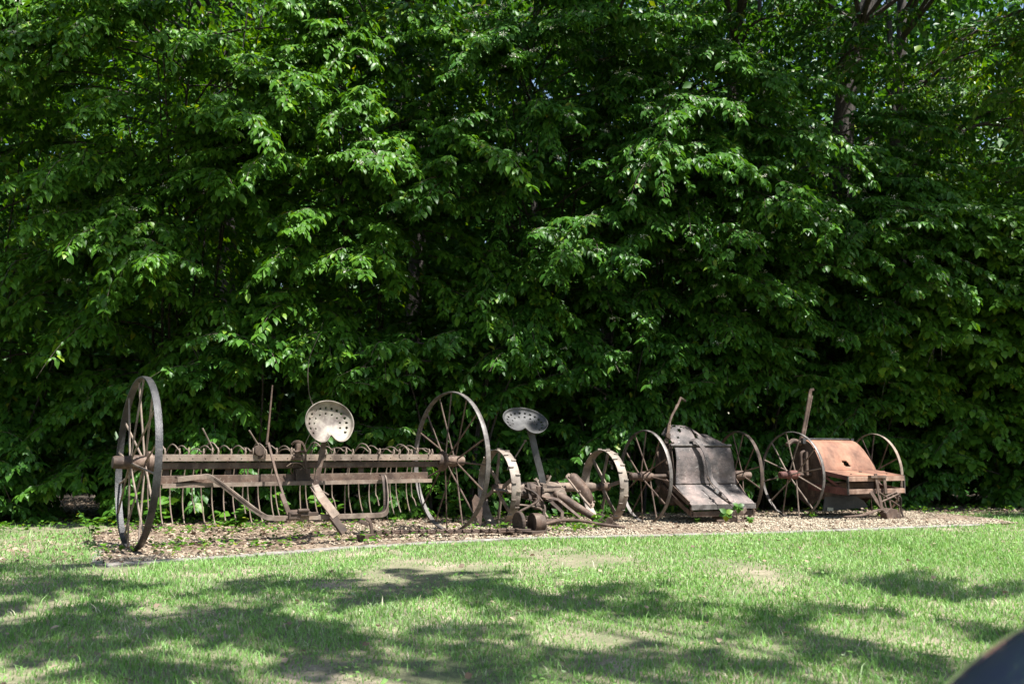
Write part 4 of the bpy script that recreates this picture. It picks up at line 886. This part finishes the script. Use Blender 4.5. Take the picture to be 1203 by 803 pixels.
# ---------------------------------------------------------------- GRAVEL CHIPS, DEAD LEAVES, GROUND COVER
def chips():
    rng = np.random.default_rng(31); n = 110000
    x = rng.uniform(-4.2, 5.8, n); y = rng.uniform(6.9, 14.2, n)
    k = in_poly(x, y, bed) & (rng.random(n) < np.clip(1.1 - np.clip(y - kerb_y(x) - 1.6, 0, 9) * .45, .12, 1)) & (np.abs(y - kerb_y(x)) > .07)
    k &= rng.random(n) < np.clip(.9 - .9 * fbm(x, y, 1.6, 44) - .30 * (x < .5) - .3 * (x < -2.2), .06, 1)
    spill = rng.random(n) < .03
    x, y = x[k], y[k]; n = len(x); r = .005 + .010 * rng.random(n) ** 2
    base = np.array([(1, 0, 0), (0, 1, 0), (-1, 0, 0), (0, -1, 0), (0, 0, 1), (0, 0, -1)], float)
    a = rng.uniform(0, 2 * PI, n); ca, sa = np.cos(a), np.sin(a)
    b = base[None] * (r[:, None, None] * rng.uniform(.6, 1.4, (n, 6, 1))) * np.stack([np.ones(n) * 1.3, np.ones(n), np.full(n, .6)], 1)[:, None, :]
    v = np.stack([b[..., 0] * ca[:, None] - b[..., 1] * sa[:, None] + x[:, None], b[..., 0] * sa[:, None] + b[..., 1] * ca[:, None] + y[:, None], b[..., 2] + (gh(x, y) + .014 + r * .15)[:, None]], -1)
    F = np.array([(0, 1, 4), (1, 2, 4), (2, 3, 4), (3, 0, 4), (1, 0, 5), (2, 1, 5), (3, 2, 5), (0, 3, 5)]).ravel()
    pl = (F[None] + (np.arange(n) * 6)[:, None]).ravel()
    rr = np.where(rng.random(n) < .16, rng.random(n) * .25, .35 + .65 * rng.random(n))
    tag(link('gravel_chips', np_mesh('gravel_chips', v.reshape(-1, 3), pl, np.full(n * 8, 3), np.repeat(rr, 6)), M['chip']), 'pale tan gravel chips covering the bed under the implements', 'gravel', kind='stuff')
chips()
def litter():
    rng = np.random.default_rng(33); n = 52000
    x = rng.uniform(-8, 10, n); y = rng.uniform(7, 17, n)
    inb = in_poly(x, y, bed); dk = y - kerb_y(x)
    pr_ = np.where(inb, np.where(x < .5, .75, .16) + .25 * np.clip((dk - 1.5) / 1.5, 0, 1), np.where(y > 11.3 + .2 * np.clip(x, 0, 9), .75, 0)) + np.where((x > -4.4) & (x < -2.7) & (y > 6.9) & (y < 10) & ~inb, .35, 0)
    k = rng.random(n) < pr_; x, y = x[k], y[k]; n = len(x)
    P = np.stack([x, y, gh(x, y) + rng.uniform(.015, .035, n)], 1); a = rng.uniform(0, 2 * PI, n)
    D = np.stack([np.cos(a), np.sin(a), rng.normal(0, .25, n)], 1); N_ = rng.normal(0, .35, (n, 3)) + [0, 0, 1]
    tag(link('dead_leaves', leaf_mesh('dead_leaves', P, D, N_, rng.uniform(.022, .06, n), rng.uniform(.4, .7, n), rng, 8, rng.random(n)), M['litter']), 'brown dead leaves scattered under the hedge and over the bed', 'leaf litter', kind='stuff')
    m = 420; x = rng.uniform(-5, 6, m); y = rng.uniform(3.2, 9.5, m); k = y < kerb_y(x) - .1; x, y = x[k], y[k]; m = len(x)
    P = np.stack([x, y, gh(x, y) + .022], 1); a = rng.uniform(0, 2 * PI, m); D = np.stack([np.cos(a), np.sin(a), rng.normal(0, .3, m)], 1)
    tag(link('fallen_leaves', leaf_mesh('fallen_leaves', P, D, rng.normal(0, .35, (m, 3)) + [0, 0, 1], rng.uniform(.02, .05, m), np.full(m, .6), rng, 8, rng.random(m)), M['litter']), 'small brown fallen leaves lying here and there on the lawn', 'fallen leaves', kind='stuff')
    m = 16000; x = rng.uniform(-5.5, 6.5, m); y = rng.uniform(3.0, 10.5, m); k = (y < kerb_y(x) - .1) & (fbm(x, y, 1.9, 91) > .12) & (fbm(x, y, 6, 92) > -.1); x, y = x[k], y[k]; m = len(x)
    P = np.stack([x, y, gh(x, y) + rng.uniform(.012, .038, m)], 1); a = rng.uniform(0, 2 * PI, m); D = np.stack([np.cos(a), np.sin(a), rng.normal(.1, .3, m)], 1)
    tag(link('clover', leaf_mesh('clover', P, D, rng.normal(0, .3, (m, 3)) + [0, 0, 1], rng.uniform(.012, .03, m), np.full(m, .8), rng, 4, rng.random(m) * .8), M['grass']), 'low clover and broad leaved weeds mixed into the lawn', 'clover', kind='stuff')
litter()
def cover():
    rng = np.random.default_rng(34); n = 9000
    x = rng.uniform(-8, 9, n); y = rng.uniform(7.3, 14.5, n); inb = in_poly(x, y, bed); dk = y - kerb_y(x)
    f = fbm(x, y, 2.4, 15)
    pr_ = np.where(inb & (x < 1.0), np.clip(.10 + .55 * (f > .15), 0, 1) * np.where(dk > .25, 1, .2), 0) + np.where((x < -2.6) & (y > 9.8) & (y < 12.4), .45 * (f > -.1), 0) + np.where((x > 5.2) & (y > 12.6), .4, 0) + np.where(inb & (x >= 1) & (dk > 2), .15, 0)
    k = rng.random(n) < pr_; x, y = x[k], y[k]; n = len(x); Ps, Ds, Ls = [], [], []
    for j in range(5):
        a = rng.uniform(0, 2 * PI, n); hh = rng.uniform(.01, .07, n)
        Ps.append(np.stack([x + np.cos(a) * .015, y + np.sin(a) * .015, gh(x, y) + .01 + hh], 1)); Ds.append(np.stack([np.cos(a), np.sin(a), rng.uniform(-.1, .7, n)], 1)); Ls.append(rng.uniform(.025, .055, n))
    P, D, L = map(np.concatenate, (Ps, Ds, Ls))
    tag(link('ground_cover', leaf_mesh('ground_cover', P, D, rng.normal(0, .25, P.shape) + [0, 0, 1], L, np.full(len(L), .62), rng, 8), M['leaf_c']), 'low green weeds and seedlings creeping over the bed', 'weeds', kind='stuff')
cover()
def weed(label, x, y, h, nl, ls, seed, spread=.16, name='weed_plant', cat='weed', mat='leaf_c'):
    rng = np.random.default_rng(seed); t = thing(name, (x, y, float(gh(x, y))), 0, label, cat, 'weeds growing among the implements')
    mb = MB(); Ps, Ds, Ls = [], [], []; ns = max(3, nl // 7)
    for k in range(ns):
        a = rng.uniform(0, 2 * PI); top = V(math.cos(a) * spread * rng.uniform(.3, 1), math.sin(a) * spread * rng.uniform(.3, 1), h * rng.uniform(.6, 1.05))
        q = arc([(0, 0, 0), (top.x * .35, top.y * .35, top.z * .6), top], 4); mb.tube(q, .0035, 5)
        for j in range(nl // ns + 1):
            p = q[min(len(q) - 1, 2 + int(rng.random() * (len(q) - 2)))]; b = rng.uniform(0, 2 * PI)
            Ps.append(p); Ds.append((math.cos(b), math.sin(b), rng.uniform(-.4, .5))); Ls.append(ls * rng.uniform(.6, 1.2))
    P, D, L = np.array(Ps), np.array(Ds), np.array(Ls)
    mb.build('stems', M['leaf_b'], t, smooth=True)
    link('foliage', leaf_mesh('foliage', P, D, rng.normal(0, .3, P.shape) + [0, -.2, 1], L, np.full(len(L), .75), rng, 8), M[mat], t)
weed('bright broad leaved weed behind the spokes of the tall left rake wheel', -3.55, 10.2, .42, 34, .12, 61, .30)
weed('bright weed with heart shaped leaves just behind the left end of the rake tines', -2.75, 10.0, .30, 34, .11, 62, .28)
weed('tall bright weed shoot behind the third rake tine from the left', -2.35, 10.35, .46, 20, .10, 63, .14)
weed('round leaved weed under the left half of the rake', -1.95, 10.5, .30, 22, .10, 64, .22)
weed('small bright weed sprouting under the humped gear cover of the mower', .62, 10.66, .20, 26, .075, 65, .16)
weed('second bright weed sprouting through the mower beside the tongue socket', .90, 10.52, .16, 24, .07, 66, .12)
weed('dim leafy weed in the shade between the rake and the mower', -.65, 11.2, .40, 40, .10, 67, .35, mat='leaf_b')
weed('small weed in the gravel at the foot of the red planter wheel', 3.55, 11.9, .10, 16, .05, 68, .1)
weed('small weed under the shoe of the red planter', 4.45, 12.2, .16, 18, .06, 69, .12)
weed('leafy tuft on the ground left of the tall rake wheel', -4.0, 9.6, .22, 34, .07, 70, .3)
def ivy():
    rng = np.random.default_rng(71); t = thing('ivy_vine', (2.36, 11.14, 0), 0, 'lobed green ivy sprig climbing over the front of the black planter', 'vine')
    p = arc([(.12, -.02, .0), (.10, -.06, .14), (.0, -.07, .26), (-.08, .03, .34), (-.13, .12, .44), (-.16, .16, .52)], 6); MB().tube(p, .006, 6).build('stem', M['twig'], t, smooth=True)
    P = np.array([p[int(q)] for q in rng.integers(3, len(p), 9)]); L = np.full(9, .075)
    link('dry_leaves', leaf_mesh('dry_leaves', P, rng.normal(0, 1, P.shape), rng.normal(0, 1, P.shape) + [0, -1, 1], L * .7, np.full(9, .8), rng, 8), M['seat_dark'], t)
    Ps, Ds, Ns, Ls = [], [], [], []
    for c, sz, dn in (((-.02, -.12, .13), .10, (0, -.8, .5)), ((.12, -.10, .20), .085, (.3, -.7, .6)), ((.25, -.08, .06), .06, (0, -.6, .8)), ((-.32, -.02, .05), .05, (0, -.5, .8))):
        for a in (-90, -35, 20, 200, 145):
            Ps.append(c); Ds.append((math.cos(R(a)), .0, math.sin(R(a)))); Ns.append(dn); Ls.append(sz * (1 if a == -90 else .85))
    P = np.array(Ps); link('ivy_leaves', leaf_mesh('ivy_leaves', P, np.array(Ds), np.array(Ns), np.array(Ls), np.full(len(P), .75), rng, 8), M['leaf_c'], t)
ivy()
# hanging vine in front of the hedge between lever and seat, other bare vines
def vine(label, pts, r=.0035):
    c = Vector(pts[0]); q = [Vector(p) - c for p in pts]; mb = MB().tube(arc(q, 5), r, 5)
    n = len(q)
    mb.tube(arc([q[n // 2], q[n // 2] + V(.14, .02, -.35), q[n // 2] + V(.30, .02, -.75)], 4), r * .7, 5).tube(arc([q[-2], q[-2] + V(-.12, 0, -.2), q[-2] + V(-.2, .0, -.55)], 4), r * .6, 5)
    tag(mb.build('hanging_vine', M['twig'], smooth=True, loc=c), label, 'vine', 'bare vines hanging in the hedge')
vine('thin bare vine hanging in the dark gap between the rake lever and the pale seat', [(-2.05, 10.55, 2.05), (-2.16, 10.55, 1.75), (-2.15, 10.55, 1.4), (-2.05, 10.55, 1.1), (-2.12, 10.58, .75)])
vine('thin bare vine hanging in the hedge at the far left edge above the litter', [(-5.9, 11.0, 1.9), (-5.8, 11.0, 1.4), (-5.85, 11.0, .9), (-5.6, 11.0, .5), (-5.5, 11.1, .2)])

# ---------------------------------------------------------------- THE DARK BLUE CAR WHOSE CORNER SHOWS AT THE LOWER RIGHT
def carmat(name, col, rough=.3, coat=1.0, metal=.2):
    m, n, b, o = newmat(name); b.inputs['Base Color'].default_value = (*col, 1); b.inputs['Roughness'].default_value = rough
    b.inputs['Coat Weight'].default_value = coat; b.inputs['Coat Roughness'].default_value = .05; b.inputs['Metallic'].default_value = metal
    t = noise(n, 240, 3, .6); bump(n, b, t.outputs['Fac'], .03, .002); return m
M['paint'] = carmat('dark_blue_paint', (.012, .018, .040), .35)
M['glass'] = carmat('tinted_glass', (.01, .012, .014), .05, 0, 0)
M['rubber'] = carmat('black_rubber', (.018, .018, .018), .85, 0, 0)
M['alloy'] = carmat('alloy_wheel', (.45, .45, .46), .35, 0, .8)
M['lens'] = carmat('headlight_lens', (.55, .58, .62), .12, 1, 0)
CARX, CARY, CARZ = 1.19, 1.36, -.30
car = thing('parked_car', (CARX, CARY, CARZ), 0, 'dark blue car parked beside the photographer, its blurred front corner cutting the lower right of the photo', 'car')
car['label'] = 'blurred dark blue car corner cutting the lower right corner of the photo'
def loft(st, nseg=20, pw=2.6):
    mb = MB(); vs = []
    for (y, hw, zb, zt, tuck) in st:
        for k in range(nseg):
            a = 2 * PI * k / nseg; c, s = math.cos(a), math.sin(a)
            X = hw * math.copysign(abs(c) ** (2 / pw), c); zz = math.copysign(abs(s) ** (2 / pw), s)
            if zz > 0: X *= 1 - tuck * zz * zz
            vs.append((X, -y, (zb + zt) / 2 + (zt - zb) / 2 * zz))
    n = len(st); fs = [(i * nseg + k, i * nseg + (k + 1) % nseg, (i + 1) * nseg + (k + 1) % nseg, (i + 1) * nseg + k) for i in range(n - 1) for k in range(nseg)]
    fs += [tuple(range(nseg)), tuple((n - 1) * nseg + k for k in range(nseg))[::-1]]
    return mb.add(vs, fs)
def subs(o, l=2): m = o.modifiers.new('sub', 'SUBSURF'); m.levels = l; m.render_levels = l; return o
subs(loft([(-.02, .50, .38, .80, .1), (.03, .66, .30, .91, .12), (.14, .79, .24, .985, .14), (.35, .88, .22, 1.02, .14), (.8, .90, .20, 1.035, .13), (1.4, .91, .20, 1.035, .10), (2.0, .91, .20, 1.04, .08), (2.8, .91, .20, 1.05, .06), (3.7, .91, .20, 1.06, .06), (4.4, .88, .22, 1.06, .08), (4.75, .80, .28, 1.0, .1), (4.88, .66, .36, .9, .1)]).build('body', M['paint'], car, smooth=True))
subs(loft([(1.95, .60, 1.0, 1.03, .1), (2.3, .72, 1.0, 1.28, .18), (2.6, .74, 1.0, 1.46, .22), (3.3, .74, 1.0, 1.52, .22), (4.0, .70, 1.0, 1.46, .22), (4.45, .62, 1.0, 1.15, .15), (4.6, .55, 1.0, 1.05, .1)], 20, 3.2).build('cabin_glass', M['glass'], car, smooth=True))
subs(loft([(2.5, .56, 1.44, 1.475, .05), (2.65, .60, 1.45, 1.515, .05), (3.3, .61, 1.47, 1.555, .05), (3.9, .57, 1.43, 1.505, .05), (4.05, .52, 1.38, 1.44, .05)], 16, 3).build('roof', M['paint'], car, smooth=True))
for s in (-1, 1):
    for y in (.95, 3.85):
        o = MB().lathe([(-.10, .24), (-.10, .30), (-.085, .325), (.085, .325), (.10, .30), (.10, .24)], 'x', seg=36).build('wheel', M['rubber'], car, smooth=True, loc=(s * .84, -y, .325))
        MB().lathe([(-.07, .0), (-.09, .06), (-.06, .10), (-.05, .20), (-.09, .235), (.09, .235), (.05, .20), (.06, .10), (.09, .06), (.07, 0)], 'x', seg=30).build('rim', M['alloy'], o, smooth=True)
    subs(add_ellip(MB(), (s * .64, -.10, .72), (.14, .09, .06)).build('headlight', M['lens'], car, smooth=True), 1)
    o = add_ellip(MB(), (s * 1.0, -2.35, 1.12), (.11, .06, .07)).bar([(s * .84, -2.35, 1.06), (s * .96, -2.35, 1.10)], .05, .03).build('door_mirror', M['paint'], car, smooth=True)
MB().box((0, -.035, .42), (.9, .05, .10)).build('grille', M['rubber'], car, bevel=.01)
